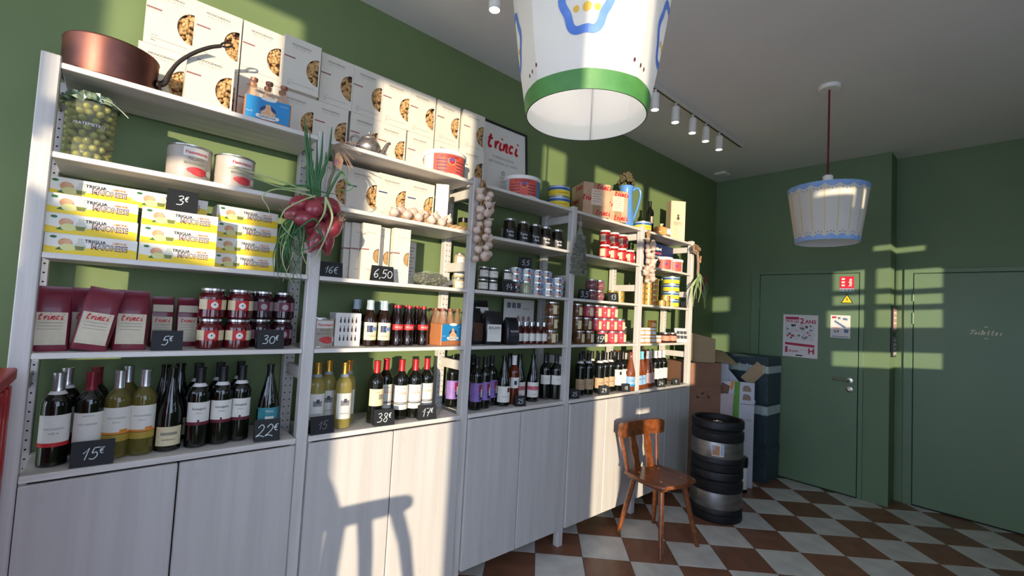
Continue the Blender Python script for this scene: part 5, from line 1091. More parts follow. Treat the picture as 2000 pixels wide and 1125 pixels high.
for px, pz, bx in ((-.075, .30, -.03), (-.065, .27, -.055), (-.02, .22, -.01), (.035, .29, .01), (-.05, .24, -.02), (.0, .26, .0), (.02, .18, .02)):
    leaf([(bx * .4, -.02, -.045), (bx * .6 - .01, -.03, .05), (px * .8, -.035, pz * .55), (px, -.03, pz)], .0095, tip=.15)
leaf([(.03, -.02, -.03), (.05, -.04, .04), (.075, -.05, .10), (.09, -.05, .10), (.105, -.05, .07), (.135, -.05, .055), (.11, -.05, .03), (.06, -.05, .02)], .006)
leaf([(-.13, -.03, .0), (-.06, -.06, .012), (0, -.07, .0), (.07, -.06, .005)], .005)
leaf([(-.05, -.05, .0), (-.12, -.045, .01), (-.26, -.03, .03), (-.32, .01, .035)], .004, leaf_p)
leaf([(-.04, -.05, .0), (-.14, -.05, -.01), (-.20, -.04, .0), (-.27, -.02, .02)], .003, leaf_p)
leaf([(-.03, -.05, -.02), (-.15, -.06, -.02), (-.21, -.07, -.06), (-.19, -.07, -.10), (-.175, -.07, -.14)], .0035, leaf_p)
leaf([(-.02, -.06, -.02), (-.07, -.07, -.05), (-.13, -.07, -.10), (-.14, -.07, -.15), (-.11, -.07, -.19), (-.07, -.07, -.215)], .0038, leaf_p)
leaf([(.02, -.07, -.02), (.01, -.09, -.09), (-.02, -.09, -.15)], .006, leaf_p); leaf([(.02, -.08, -.03), (.04, -.10, -.10), (.025, -.09, -.18), (.0, -.08, -.26), (-.01, -.06, -.31)], .005, leaf_p)
for k in range(26):
    x = -.10 + rr.uniform(-.035, .055); ln_ = rr.uniform(.12, .30)
    leaf([(x * .6 - .02, -.03, -.12), (x, -.045 + rr.uniform(-.02, .02), -.17), (x + rr.uniform(-.03, .02), -.05 + rr.uniform(-.02, .02), -.15 - ln_ * .5), (x + rr.uniform(-.05, .06), -.045, -.13 - ln_)], .0036, leaf_g if k % 4 else leaf_p)
leaf([(-.08, -.07, -.17), (-.03, -.09, -.12), (.0, -.09, -.16), (-.04, -.09, -.21), (-.10, -.08, -.19)], .004); leaf([(-.02, -.08, -.15), (.01, -.1, -.19), (-.04, -.09, -.24), (-.12, -.08, -.26)], .004)
tg = MB().prism([(-.012, -.03), (.02, -.045), (.026, .0), (.006, .028), (-.008, .02)], 0, .001); ob('paper_tag', tg.mesh('tag', mat('tag_print', (226, 200, 120), .5, rgb2=(196, 90, 120), scale=30), False), e, (.062, -.045, .16))
for k in range(16):
    a = rr.uniform(-1.2, .6); l = rr.uniform(.05, .12); ob('dry_strand', MB().tube([(.05, -.03, .22), (.05 + l * .5 * math.cos(a), -.04, .22 + l * .4 * math.sin(a)), (.05 + l * math.cos(a), -.045, .22 + l * math.sin(a) * .9 - .02)], .0013, 4).mesh('dry_strand', dryroot), e)
ob('tied_stems', MB().tube(smoothline([(.05, -.02, .20), (.06, -.02, .12), (.045, -.02, .06), (.04, -.02, -.02)]), [.006] * 15 + [.010], 7).mesh('tied_stems', mat('withered_stem', (130, 128, 96), .7, rgb2=(84, 92, 62), scale=30)), e)
# withered bunch on the last post
e = thing('onion_bunch', 'withered bunch of leaves and onions hanging on the last post', 'onions', (4.15, -.04, 2.09), [])
ob('dry_head', crumbs(130, in_ball(-.02, 0, .08, .05, .03, .04), 51, [dryroot, gar_s], 'dry_head', .016), e, kind='stuff')
ob('tied_stems', MB().tube(smoothline([(-.03, 0, .09), (.0, -.01, .02), (.015, -.01, -.08), (.01, -.01, -.16)]), .012, 7).mesh('tied_stems', dryroot), e)
ob('paper_tag', MB().prism([(-.014, -.035), (.016, -.03), (.012, .03), (-.012, .03)], -.016, -.015).mesh('tag', mat('tag_print', (226, 200, 120), .5), False), e, (.02, -.012, -.01), (0, .3, 0))
for k in range(22):
    a = rr.uniform(-1, 1); ln_ = rr.uniform(.12, .30)
    leaf([(.012, -.015, -.14), (.012 + a * .05, -.03, -.15 - ln_ * .15), (.012 + a * .13, -.03 + rr.uniform(-.03, .03), -.16 - ln_ * .5), (.012 + a * .15 + rr.uniform(-.03, .03), -.03, -.16 - ln_)], .0075, leaf_p if k % 3 == 0 else mat('grey_green_leaf', (104, 130, 88), .5, rgb2=(140, 160, 116), scale=20), tip=.15)
for q in ((.09, -.02, -.19), (.10, -.01, -.23)): o = ob('onion', om_, e, q, (0, 2.9, 0)); o.scale = (.8, .8, 1.1)

# ------------------------------------------------------------------ pendant lamps
shade_w = mat('painted_white_shade', (232, 228, 220), .55, var=.02)
shade_in = mat('shade_inside', (240, 240, 242), .6, var=.01)
for m_ in (shade_w, shade_in):
    nt = m_.node_tree; tr = nt.nodes.new('ShaderNodeBsdfTranslucent'); mx_ = nt.nodes.new('ShaderNodeMixShader'); mx_.inputs[0].default_value = .35
    tr.inputs[0].default_value = (.9, .88, .84, 1)
    nt.links.new(nt.nodes['Principled BSDF'].outputs[0], mx_.inputs[1]); nt.links.new(tr.outputs[0], mx_.inputs[2]); nt.links.new(mx_.outputs[0], nt.nodes['Material Output'].inputs[0])
cord_m = mat('dark_red_cord', (104, 28, 34), .8, var=.1)
def shade_mesh(rb, rt, h, bands, n=64, facets=0, turn=0):
    """conical shade open at both ends; bands are (z0, z1, material index)"""
    zs = sorted({0, h, *[b[0] for b in bands], *[b[1] for b in bands], *[h * k / 8 for k in range(9)]})
    mb = MB()
    def R_(a, z):
        t = z / h; r = rb + (rt - rb) * t
        if facets:
            q = ((a - turn) % (2 * PI / facets)) - PI / facets; poly = math.cos(PI / facets) / math.cos(q); k = .75 * min(1, t * 2.2 + .1)
            r *= (1 - k) + k * poly / math.cos(PI / facets) * .97
        return r
    for z0, z1 in zip(zs, zs[1:]):
        mi = next((b[2] for b in bands if b[0] - 1e-6 <= z0 and z1 <= b[1] + 1e-6), 0)
        vs = []; 
        for z in (z0, z1):
            for i in range(n): a = 2 * PI * i / n; r = R_(a, z); vs.append((r * math.cos(a), r * math.sin(a), z))
        mb.add(vs, [(i, (i + 1) % n, n + (i + 1) % n, n + i) for i in range(n)], mi)
        vs = []
        for z in (z0, z1):
            for i in range(n): a = 2 * PI * i / n; r = R_(a, z) - .003; vs.append((r * math.cos(a), r * math.sin(a), z))
        mb.add(vs, [(i, n + i, n + (i + 1) % n, (i + 1) % n) for i in range(n)], 1)
    for z in (0, h):
        vs = []
        for d in (0, .003):
            for i in range(n): a = 2 * PI * i / n; r = R_(a, z) - d; vs.append((r * math.cos(a), r * math.sin(a), z))
        mb.add(vs, [(i, (i + 1) % n, n + (i + 1) % n, n + i) for i in range(n)], 3 if (z == 0 and len(bands)) else 0)
    return mb, R_
def fittings(parts_z, top):
    """cord, socket, ceiling rose; local z of shade top and of the ceiling"""
    return [('cord', MB().tube([(0, 0, parts_z + .07), (0, 0, top - .02)], .006, 8).mesh('lamp_cord', cord_m)),
            ('socket', MB().lathe([(.029, parts_z - .06), (.029, parts_z + .085), (.02, parts_z + .092), (0, parts_z + .094)], 20).mesh('lamp_socket', white_pl)),
            ('ceiling_rose', MB().lathe([(.058, top - .026), (.062, top - .022), (.062, top), (0, top)], 28).mesh('ceiling_rose', white_pl)),
            ('shade_spider', MB().tube([(-.2, 0, parts_z - .03), (.2, 0, parts_z - .03)], .003, 6).tube([(0, -.2, parts_z - .03), (0, .2, parts_z - .03)], .003, 6).mesh('shade_spider', white_pl))]
def on_cone(R_, pts, lift=.0012):
    """flat drawing given as (angle, z) wrapped on the shade"""
    return [((R_(a, z) + lift) * math.cos(a), (R_(a, z) + lift) * math.sin(a), z) for a, z in pts]
def cone_ribbon(mb, R_, line, wd, mi=0):
    vs = []; k = len(line)
    for i, (a, z) in enumerate(line):
        p = line[max(i - 1, 0)]; q = line[min(i + 1, k - 1)]; r = R_(a, z); dx, dz = (q[0] - p[0]) * r, q[1] - p[1]; l = math.hypot(dx, dz) or 1
        for s in (1, -1): vs.append((a - dz / l * wd / 2 * s / r, z + dx / l * wd / 2 * s))
    mb.add(on_cone(R_, vs), [(2 * i, 2 * i + 1, 2 * i + 3, 2 * i + 2) for i in range(k - 1)], mi)
def cone_disc(mb, R_, a, z, ra, rz, mi=0, n=14):
    r = R_(a, z); mb.add(on_cone(R_, [(a + ra / r * math.cos(2 * PI * k / n), z + rz * math.sin(2 * PI * k / n)) for k in range(n)]), [tuple(range(n))], mi)
blue_p = mat('cornflower_paint', (76, 118, 196), .5, rgb2=(110, 148, 214), scale=20); yel_p = mat('ochre_paint', (236, 186, 70), .5, var=.05); mar_p = mat('maroon_paint', (84, 22, 34), .5)
grn_p = mat('green_paint', (66, 122, 58), .5, rgb2=(84, 140, 70), scale=14); rim_m = mat('black_rim', (26, 32, 26), .5); lb_p = mat('light_blue_paint', (122, 160, 216), .5, rgb2=(146, 178, 224), scale=20); pale_y = mat('straw_paint', (214, 196, 140), .5)
# big lamp: blue wavy flower ring, green foot band
LZ, LH = 2.105, .40; lx_, ly_ = 1.205, -1.145
a0 = math.atan2(-1.9961 - ly_, .2023 - lx_) - .06
mb, R1 = shade_mesh(.176, .232, LH, [(0, .05, 2)], facets=8, turn=a0 + .05)
e = thing('pendant_lamp', 'large white painted pendant lampshade with green lower band, near the camera', 'lamp', (lx_, ly_, LZ), [('shade', mb.mesh('big_shade', [shade_w, shade_in, grn_p, rim_m], angle=20))] + fittings(LH, CEIL - LZ), 0, 'painted pendant lamps')
rings = []; dots = MB(); spots = MB()
for da in (-PI / 2, 0, PI / 2, PI):
    ring = [(a0 + da + (.058 + .0045 * math.cos(6 * t)) * math.cos(t) / .2, .226 + (.086 + .0045 * math.cos(6 * t)) * math.sin(t)) for t in [2 * PI * k / 72 for k in range(73)]]
    fl_ = MB(); cone_ribbon(fl_, R1, ring, .021); rings.append(fl_)
    for q, rr_s in ((-.034, .0085), (.0, .0115), (.032, .0085)): cone_disc(dots, R1, a0 + da + .02 + q * .8 / .2, .196, rr_s, rr_s)
for da in (-PI / 4, PI / 4, 3 * PI / 4, -3 * PI / 4):
    for q in (-.04, -.022, .0): 
        s = 1 if da > 0 else -1
        cone_disc(spots, R1, a0 + da * .95 + s * (q + .01) / .18 * -1 + s * .05, .085 + (.004 if q == 0 else 0) - abs(q) * .15, .0035, .0058)
sh0 = e.children[0]
ob('bulb', MB().ball((0, 0, LH - .14), .03, .03, .04, 16, 10).mesh('lamp_bulb', mat('lit_bulb', (255, 246, 232), .4, var=0, emit=3)), e)
bl_ = bpy.data.lights.new('bulb_light', 'POINT'); bl_.energy = .8; bl_.color = (1, .94, .86); bl_.shadow_soft_size = .03; bo_ = bpy.data.objects.new('bulb_light', bl_); COL.objects.link(bo_); bo_.location = (lx_, ly_, LZ + LH - .20)
[ob('blue_flower_ring', q_.mesh('blue_flower_ring', blue_p, False), sh0) for q_ in rings]; ob('ochre_dots', dots.mesh('ochre_dots', yel_p, False), sh0, kind='stuff'); ob('maroon_dots', spots.mesh('maroon_dots', mar_p, False), sh0, kind='stuff')
ob('inner_seam', MB().box(.166, .170, -.0015, .0015, 0, LH).mesh('inner_seam', mat('seam_grey', (150, 152, 160), .6), False), sh0, (0, 0, 0), (0, 0, a0 + PI - .05))
# far lamp: pale blue scallops, straw stripes
LZ2, LH2 = 2.075, .36
mb, R2 = shade_mesh(.176, .226, LH2, [])
e = thing('pendant_lamp', 'white pendant lampshade with pale blue scallops on a dark red cord', 'lamp', (3.669, -1.155, LZ2), [('shade', mb.mesh('far_shade', [shade_w, shade_in], angle=40))] + fittings(LH2, CEIL - LZ2), 0, 'painted pendant lamps')
sh1 = e.children[0]; sc_m = MB(); stp = MB(); dts = MB(); N_ = 18
for k in range(N_):
    a = 2 * PI * k / N_; w_ = PI / N_
    for z0, s, hh in ((LH2, -1, .036), (0, 1, .034)):
        top = [(a - w_ + 2 * w_ * i / 10, z0) for i in range(11)]; bot = [(a - w_ + 2 * w_ * i / 10, z0 + s * (.016 + (hh - .016) * math.sin(PI * i / 10))) for i in range(11)]
        sc_m.add(on_cone(R2, [v for p in zip(top, bot) for v in p]), [(2 * i, 2 * i + 1, 2 * i + 3, 2 * i + 2) for i in range(10)])
        for i in (-1, 0, 1): cone_disc(dts, R2, a + i * .09, z0 + s * (hh + .016 - .006 * abs(i)), .0032, .0032, n=8)
    cone_ribbon(stp, R2, [(a + w_, .055 + (LH2 - .10) * i / 6) for i in range(7)], .006)
ob('blue_scallops', sc_m.mesh('blue_scallops', lb_p, False), sh1, kind='stuff'); ob('straw_stripes', stp.mesh('straw_stripes', pale_y, False), sh1, kind='stuff'); ob('dark_dots', dts.mesh('dark_dots', mat('dark_dot', (60, 58, 66), .6), False), sh1, kind='stuff')

# ------------------------------------------------------------------ track with spotlights
trk = mat('white_track', (214, 208, 200), .4, var=.02)
t = thing('light_track', 'pale ceiling track rail running along the shelving', 'light track', (0, -.335, CEIL), [('rail', MB().bbox(1.1, 4.33, -.018, .018, -.034, 0, .002).mesh('track_rail', trk, False), [('slot', MB().box(1.12, 4.31, -.006, .006, -.0348, -.034).mesh('track_slot', black_pl, False))])])
lens = mat('lit_lens', (255, 250, 240), .4, var=0, emit=2.2)
spot_k = [('stem', MB().tube([(0, 0, 0), (0, 0, -.03)], .009, 8).mesh('spot_stem', trk)), ('barrel', MB().lathe([(0, -.028), (.026, -.03), (.029, -.034), (.029, -.142), (.026, -.145), (.024, -.135), (0, -.135)], 20).mesh('spot_barrel', white_p), [('lens', MB().lathe([(0, -.1452), (.0235, -.1452)], 20).mesh('spot_lens', lens))])]
for i, x in enumerate((1.46, 2.886, 3.161, 3.418, 3.637, 3.879)):
    thing('track_spotlight', ('white cylindrical spotlight on the track, alone left of the big lamp' if i == 0 else 'white cylindrical spotlight on the ceiling track, %s of five from the big lamp' % ORD[i - 1]), 'spotlight', (x, -.335, CEIL - .034), spot_k, 0, 'track spotlights')

# ------------------------------------------------------------------ wooden chair
oak = wood_paint('honey_wood', (142, 80, 42), (104, 56, 28), .3, scale=2.5, along='y', knots=False)
oak.node_tree.nodes['Principled BSDF'].inputs['Coat Weight'].default_value = .5
e = thing('wooden_chair', 'honey brown wooden farmhouse chair with two waisted back slats', 'chair', (3.115, -.335, 0), [], -.16)
so_ = [(-.165, -.175), (-.19, -.10), (-.195, .0), (-.18, .12), (-.155, .165), (0, .17), (.155, .165), (.18, .12), (.195, 0), (.19, -.10), (.165, -.175), (.08, -.195), (0, -.20), (-.08, -.195)]
so_ = smoothline(so_ + [so_[0]], 3)[:-1]; sm = MB(); n = len(so_); zs = [(.415, .93), (.425, 1), (.436, 1), (.444, .97)]
vs = [(x * k, y * k, z) for z, k in zs for x, y in so_]
sm.add(vs, [(q * n + i, q * n + (i + 1) % n, (q + 1) * n + (i + 1) % n, (q + 1) * n + i) for q in range(3) for i in range(n)] + [tuple(range(n))[::-1], tuple(3 * n + i for i in range(n))])
ob('seat', sm.mesh('chair_seat', oak, angle=50), e)
for x in (-.12, .12): ob('batten', MB().bbox(x - .03, x + .03, -.15, .15, .395, .415, .004).mesh('seat_batten', oak, False), e)
for sx, sy in ((-1, -1), (1, -1), (-1, 1), (1, 1)):
    L_ = [(sx * .115, sy * .115, .405), (sx * .15, sy * .15, .2), (sx * .185, sy * .185, .0)]
    ob('leg', MB().tube(L_, [.019, .018, .014], 12).mesh('chair_leg', oak), e)
def slat(xb, xt, w):
    mb = MB(); out = []
    for i in range(13):
        t_ = i / 12; x = xb + (xt - xb) * t_; ww = w * (1 + .16 * math.cos(t_ * 4 * PI)); out.append((x, ww, .44 + .27 * t_, .145 + .055 * t_ + .01 * t_ * t_))
    vs = [(x + s * ww / 2, y + d, z) for x, ww, z, y in out for d in (-.008, .008) for s in (-1, 1)]
    fs = []
    for i in range(12):
        a = i * 4; b = a + 4; fs += [(a, a + 1, b + 1, b), (a + 2, b + 2, b + 3, a + 3), (a, b, b + 2, a + 2), (a + 1, a + 3, b + 3, b + 1)]
    fs += [(0, 2, 3, 1), (48, 49, 51, 50)]
    return mb.add(vs, fs).mesh('back_slat', oak, angle=50)
ob('back_slat', slat(-.055, -.065, .058), e); ob('back_slat', slat(.075, .09, .062), e)
for s in (-1, 1): ob('back_post', MB().tube([(s * .15, .145, .43), (s * .17, .17, .57), (s * .195, .20, .72)], [.014, .013, .012], 10).mesh('back_post', oak), e)
rl = MB(); K = 16; vs = []
for i in range(K + 1):
    u = -1 + 2 * i / K; x = u * .225; yb = .165 + .035 * (1 - u * u); edge = .012 if abs(u) > .98 else 0
    for dy, z in ((-.016, .668), (.016, .668), (.016, .772), (-.016, .772)): vs.append((x, yb + dy, z + (edge if z < .7 else -edge)))
rl.add(vs, [(i * 4 + j, i * 4 + (j + 1) % 4, i * 4 + 4 + (j + 1) % 4, i * 4 + 4 + j) for i in range(K) for j in range(4)] + [(0, 1, 2, 3), (K * 4 + 3, K * 4 + 2, K * 4 + 1, K * 4)])
ob('top_rail', rl.mesh('top_rail', oak, angle=50), e)
for x, y in ((-.10, -.1), (.1, -.1), (.1, .09), (-.1, .09)): ob('wood_plug', MB().lathe([(.006, 0), (.006, .002), (0, .0022)], 10, c=(x, y, .4435)).mesh('wood_plug', mat('pale_plug', (206, 168, 120), .3)), e)

# ------------------------------------------------------------------ two kegs
keg_b = mat('black_rubber', (20, 20, 23), .5, var=.15, scale=30)
keg_s = mat('keg_steel', (166, 165, 164), .36, .95, rgb2=(140, 138, 136), scale=6, stretch=(1, 1, 6))
def keg(label, z, top):
    H = .378; R_ = .193
    lo = [(R_ - .012, 0), (R_ - .002, .004), (R_, .014), (R_, .045), (R_ - .006, .052), (R_ - .006, .058), (R_, .066), (R_, .095), (R_ - .004, .102)]
    hi = [(R_ - .004, .222), (R_, .23), (R_, .285), (R_ - .008, .292), (R_ - .014, .302), (R_ - .008, .315), (R_, .322), (R_, .366), (R_ - .006, .376), (R_ - .016, .378), (R_ - .024, .37), (R_ - .026, .335), (0, .33)]
    e = thing('beer_keg', label, 'keg', (3.885, -.39, z), [('lower_collar', MB().lathe(lo, 48).mesh('keg_lower', keg_b)), ('steel_belly', MB().lathe([(R_ - .006, .098), (R_ - .004, .104), (R_ - .003, .16), (R_ - .004, .22), (R_ - .006, .228)], 48).mesh('keg_belly', keg_s)), ('upper_collar', MB().lathe(hi, 48).mesh('keg_upper', keg_b))], -1.16, 'stacked beer kegs')
    if top:
        ob('valve', MB().lathe([(.036, .33), (.036, .345), (.028, .352), (.018, .352), (.016, .346), (0, .346)], 24).mesh('keg_valve', steel), e)
        st = MB().arc(R_ - .001, -.18, .26, .122, .208, 0, 12); st.arc(R_ - .0002, -.16, .11, .128, .200, 1, 10); st.arc(R_ - .0002, .14, .24, .13, .204, 2, 6); st.arc(R_ + .0004, -.15, -.05, .165, .197, 3, 6)
        ob('sticker', st.mesh('keg_sticker', [paper, mat('sticker_tan', (176, 130, 92), .5), mat('sticker_blue', (150, 170, 190), .5), mat('sticker_lilac', (170, 160, 190), .5)]), e)
    return e
keg('black and steel beer keg standing on the floor, lower of two', 0, False); keg('black and steel beer keg with valve on top, upper of two', .379, True)

# ------------------------------------------------------------------ cardboard and crates in the corner
kraft2 = mat('brown_cardboard', (150, 110, 88), .75, rgb2=(138, 100, 80), scale=6); kraft_l = mat('tan_cardboard', (176, 152, 116), .75, rgb2=(164, 140, 106), scale=8); wcard = mat('white_cardboard', (196, 196, 206), .6, var=.04)
def panel(name, label, w, h, th, loc, rot, m, cat='cardboard', grp='flattened cardboard in the corner'):
    return solo(name, label, cat, MB().bbox(-w / 2, w / 2, -th / 2, th / 2, 0, h, .001).mesh(name, m, False), loc, rot, grp)
e = thing('cardboard_box', 'tall brown cardboard box with small black bird prints beside the shelving', 'box', (4.40, .085, 0), [('carton', MB().bbox(-.20, .20, -.15, .15, 0, 1.13, .002).mesh('tall_carton', kraft2, False))], -.42, 'flattened cardboard in the corner')
bird = MB().flat([(-.02, .0), (-.004, -.006), (.012, -.004), (.02, .008), (.006, .004), (.004, .016), (-.004, .006), (-.02, .012)], 0).mesh('bird_print', ink, False)
for x, z, r in ((-.06, .815, .3), (-.005, .85, -.2), (.06, .815, .9)): ob('bird_print', bird, e, (x, -.1512, z), (0, r, 0))
ob('fold_line', MB().box(-.198, .198, -.1512, -.1505, .60, .603).mesh('fold_line', kraft_l, False), e); ob('box_print', txt('BEVANDE', .12, mat('faint_print', (128, 92, 72), .7), z=.92, y=-.1512), e)
e.children[0]
fl1 = MB(); fl1.prism([(-.15, .0), (.13, -.085), (.13, .20), (-.15, .255)], -.002, .002)
solo('cardboard_sheet', 'pale tan cardboard flap standing upright on top of the tall box', 'cardboard', fl1.mesh('upright_flap', kraft_l, False), (4.40, .0, 1.155), -.62, 'flattened cardboard in the corner')
fl2 = MB(); fl2.prism([(-.20, -.02), (.15, .02), (.05, .26), (-.16, .24)], -.002, .002)
solo('cardboard_sheet', 'tan cardboard flap folded out to the right above the white sheets', 'cardboard', fl2.mesh('folded_flap', kraft_l, False), (4.62, -.10, 1.13), (-1.15, .15, -.9), 'flattened cardboard in the corner')
panel('cardboard_sheet', 'narrow white cardboard sheet standing right of the tall brown box', .10, 1.12, .012, (4.68, -.08, 0), -.75, wcard)
panel('cardboard_sheet', 'pinkish white cardboard sheet below the narrow white one', .13, .85, .010, (4.57, -.16, 0), -.75, mat('pinkish_card', (196, 178, 182), .6))
pz = MB().prism([(-.17, 0), (.12, 0), (.20, .17), (-.10, .52), (-.17, .52)], -.005, .005)
solo('cardboard_sheet', 'white cardboard sheet leaning with a slanted edge', 'cardboard', pz.mesh('slanted_sheet', wcard, False), (4.79, -.14, .60), (0, 0, -.95), 'flattened cardboard in the corner')
e = thing('printed_carton', 'white carton with green and red print standing behind the kegs', 'carton', (4.66, -.21, 0), [('carton', MB().bbox(-.16, .16, -.012, .012, 0, .965, .001).mesh('green_red_carton', wcard, False))], -1.02, 'flattened cardboard in the corner')
ob('green_print', MB().flat([(-.03, .45), (.03, .45), (.035, .964), (-.01, .964)], -.0128).mesh('green_print', mat('bright_green_print', (96, 150, 52), .5), False), e)
ob('red_print', MB().flat([(-.09, .5), (-.03, .5), (-.03, .74), (-.07, .7)], -.0128).mesh('red_print', red_m, False), e); ob('brown_print', MB().flat([(-.155, .62), (-.10, .64), (-.05, .92), (-.12, .95), (-.15, .85)], -.0128).mesh('brown_print', mat('brown_print', (118, 84, 64), .6), False), e)
ob('orange_print', MB().flat([(-.03, .88), (-.01, .964), (-.04, .964), (-.05, .9)], -.0128).mesh('orange_print', orange_m, False), e)
for zz in (.88, .80): ob('shop_print', MB().flat([(.06, zz), (.13, zz), (.13, zz + .03), (.11, zz + .055), (.07, zz + .055), (.06, zz + .03)], -.0128).mesh('shop_print', mat('taupe_print', (140, 120, 108), .6), False), e)
ob('carton_fold', MB().box(.04, .158, -.0135, -.0126, .76, .764).mesh('carton_fold', dark_gap, False), e); ob('script_print', txt('Farina', .09, grey_ink, z=.62, x=.095, y=-.0132, shear=.2), e)
crate_m = mat('slate_green_plastic', (60, 78, 84), .5, rgb2=(46, 60, 68), scale=20, stretch=(1, 1, 3)); crate_w = mat('milky_plastic', (176, 190, 188), .35, var=.08)
panel('cardboard_sheet', 'small tan cardboard scrap tucked beside the dark crates', .12, .22, .004, (4.89, -.21, .95), (.1, .7, -1.0), kraft_l)
for k, (z0, hh) in enumerate(((0, .34), (.341, .40), (.742, .40))):
    e = thing('plastic_crate', ('dark slate green crate with band darkened for shadow, bottom of the stack by the door', 'dark slate green crate with milky band, middle of the stack by the door', 'dark slate green crate with milky band, topmost of the stack by the door')[k], 'crate', (5.13, -.19, z0), [], -.03, 'stacked dark crates')
    ob('body', MB().bbox(-.16, .16, -.20, .20, 0, hh - .10, .006).mesh('crate_body', crate_m, False), e)
    bd = ob('milky_band', MB().bbox(-.165, .165, -.205, .205, hh - .10, hh - .015 if k < 2 else hh - .03, .006).mesh('crate_band', crate_w if k else crate_m, False), e)  # bottom crate's band takes the body colour to stand in for shadow
    ob('rim', MB().bbox(-.16, .16, -.20, .20, hh - .015 if k < 2 else hh - .03, hh + (.0 if k < 2 else .06), .004).mesh('crate_rim', crate_m, False), e)
    for q in range(5): ob('band_rib', MB().bbox(-.172, -.165, -.17 + q * .075, -.15 + q * .075, hh - .10, hh - .02, .002).mesh('band_rib', crate_w if k else crate_m, False), e)
    for q in range(7): ob('body_rib', MB().bbox(-.166, -.16, -.185 + q * .058, -.17 + q * .058, .02, hh - .12, .002).mesh('body_rib', crate_m, False), e)
e = thing('small_canister', 'narrow white and black canister half hidden behind the kegs', 'canister', (4.58, -.315, 0), [('white_body', MB().lathe([(0, .02), (.045, .02), (.05, .03), (.05, .22), (0, .225)], 20).mesh('canister_body', white_pl)), ('black_cap', MB().lathe([(.05, .22), (.052, .23), (.052, .30), (.045, .31), (0, .31)], 20).mesh('canister_cap', black_pl)), ('black_foot', MB().lathe([(0, 0), (.05, 0), (.052, .01), (.05, .03), (0, .03)], 20).mesh('canister_foot', black_pl))])

# ------------------------------------------------------------------ papers on the green door and frames on the pier
def face_x(name, label, cat, x, yc, z0, w, h, th, m, grp=None):
    return thing(name, label, cat, (x, yc, z0), [('sheet', MB().box(-w / 2, w / 2, 0, th, 0, h).mesh(name, m, False))], -PI / 2, grp)
XD = 5.3145
poster_m = mat('poster_paper', (224, 216, 214), .5, var=.02)
e = face_x('poster', 'large white poster with red lettering and drawings taped to the green door', 'poster', XD, -.548, 1.212, .302, .42, .0012, poster_m, 'papers on the door')
crimson = mat('crimson_ink', (176, 36, 72), .5, var=0)
def pr_(o, me, nm='print'): return ob(nm, me, o)
pr_(e, MB().flat([(-.13, .37), (-.01, .372), (-.01, .398), (-.13, .396)], -.001).mesh('ribbon', crimson, False), 'red_ribbon')
pr_(e, txt('FETE LES', .115, crimson, z=.352, x=-.068, y=-.001, bold=.03), 'lettering'); pr_(e, txt('2', .036, crimson, z=.362, x=.016, y=-.001, bold=.03), 'lettering'); pr_(e, txt('ANS', .095, crimson, z=.355, x=.088, y=-.001, bold=.03), 'lettering')
pr_(e, MB().flat([(-.13, .165), (.125, .165), (.125, .335), (-.13, .335)], -.0008).mesh('drawing_ground', mat('drawing_grey', (196, 192, 196), .6, rgb2=(224, 220, 220), scale=20), False), 'drawing')
dr = random.Random(5); dm = [mat('draw_green', (80, 128, 88), .6), mat('draw_red', (186, 70, 84), .6), mat('draw_dark', (80, 80, 92), .6)]
for k in range(22): cx, cz = dr.uniform(-.11, .105), dr.uniform(.18, .32); pr_(e, MB().flat(circ(cx, cz, dr.uniform(.006, .018), dr.uniform(.005, .014), n=7), -.0011).mesh('figure', dm[k % 3], False), 'drawn_figure')
pr_(e, MB().flat([(-.13, .142), (.125, .130), (.125, .105), (-.13, .118)], -.001).mesh('band', crimson, False), 'red_band')
pr_(e, txt('1', .022, crimson, z=.07, x=-.118, y=-.001, bold=.04, height=.06), 'lettering'); pr_(e, txt('ER JUIN', .08, crimson, z=.055, x=-.055, y=-.001, bold=.03), 'lettering'); pr_(e, txt('H', .05, crimson, z=.068, x=.098, y=-.001, bold=.04, height=.055), 'lettering'); pr_(e, txt('10 A 18', .05, crimson, z=.075, x=.035, y=-.001), 'lettering')
pr_(e, MB().flat([(-.035, .012), (.025, .012), (.025, .024), (-.035, .024)], -.001).mesh('logo_block', ink, False), 'logo_block')
e = face_x('poster', 'small white flyer with blue and red print beside the big poster', 'poster', XD, -.877, 1.43, .154, .212, .0012, poster_m, 'papers on the door')
pr_(e, MB().flat([(-.065, .18), (-.03, .185), (-.03, .2), (-.065, .2)], -.001).mesh('flyer_red', crimson, False), 'red_mark')
steel_b = mat('slate_blue_print', (96, 120, 150), .6)
for a in (((-.05, .15), (-.04, .165), (.045, .105), (.035, .09)), ((.03, .05), (.06, .05), (.065, .08), (.03, .085)), ((-.02, .175), (.0, .175), (.0, .195), (-.02, .195)), ((.02, .17), (.055, .165), (.055, .185), (.02, .19))): pr_(e, MB().flat(a, -.001).mesh('flyer_shape', steel_b, False), 'blue_shape')
pr_(e, txt('MUSICA', .06, crimson, z=.09, x=-.035, y=-.0012), 'lettering'); pr_(e, txt('2.0', .04, navy_m, z=.062, x=-.03, y=-.0012, bold=.03), 'lettering')
pr_(e, MB().flat([(-.065, .010), (.065, .010), (.065, .016), (-.065, .016)], -.001).mesh('flyer_line', steel_b, False), 'foot_line')
e = face_x('warning_sticker', 'red and grey rectangular sticker near the top of the green door', 'sticker', XD, -.922, 1.866, .11, .142, .001, mat('sticker_red', (206, 36, 62), .4), 'papers on the door')
pr_(e, MB().flat([(-.055, 0), (.055, 0), (.055, .03), (-.055, .03)], -.0008).mesh('sticker_foot', mat('sticker_grey', (176, 176, 184), .5), False), 'grey_foot')
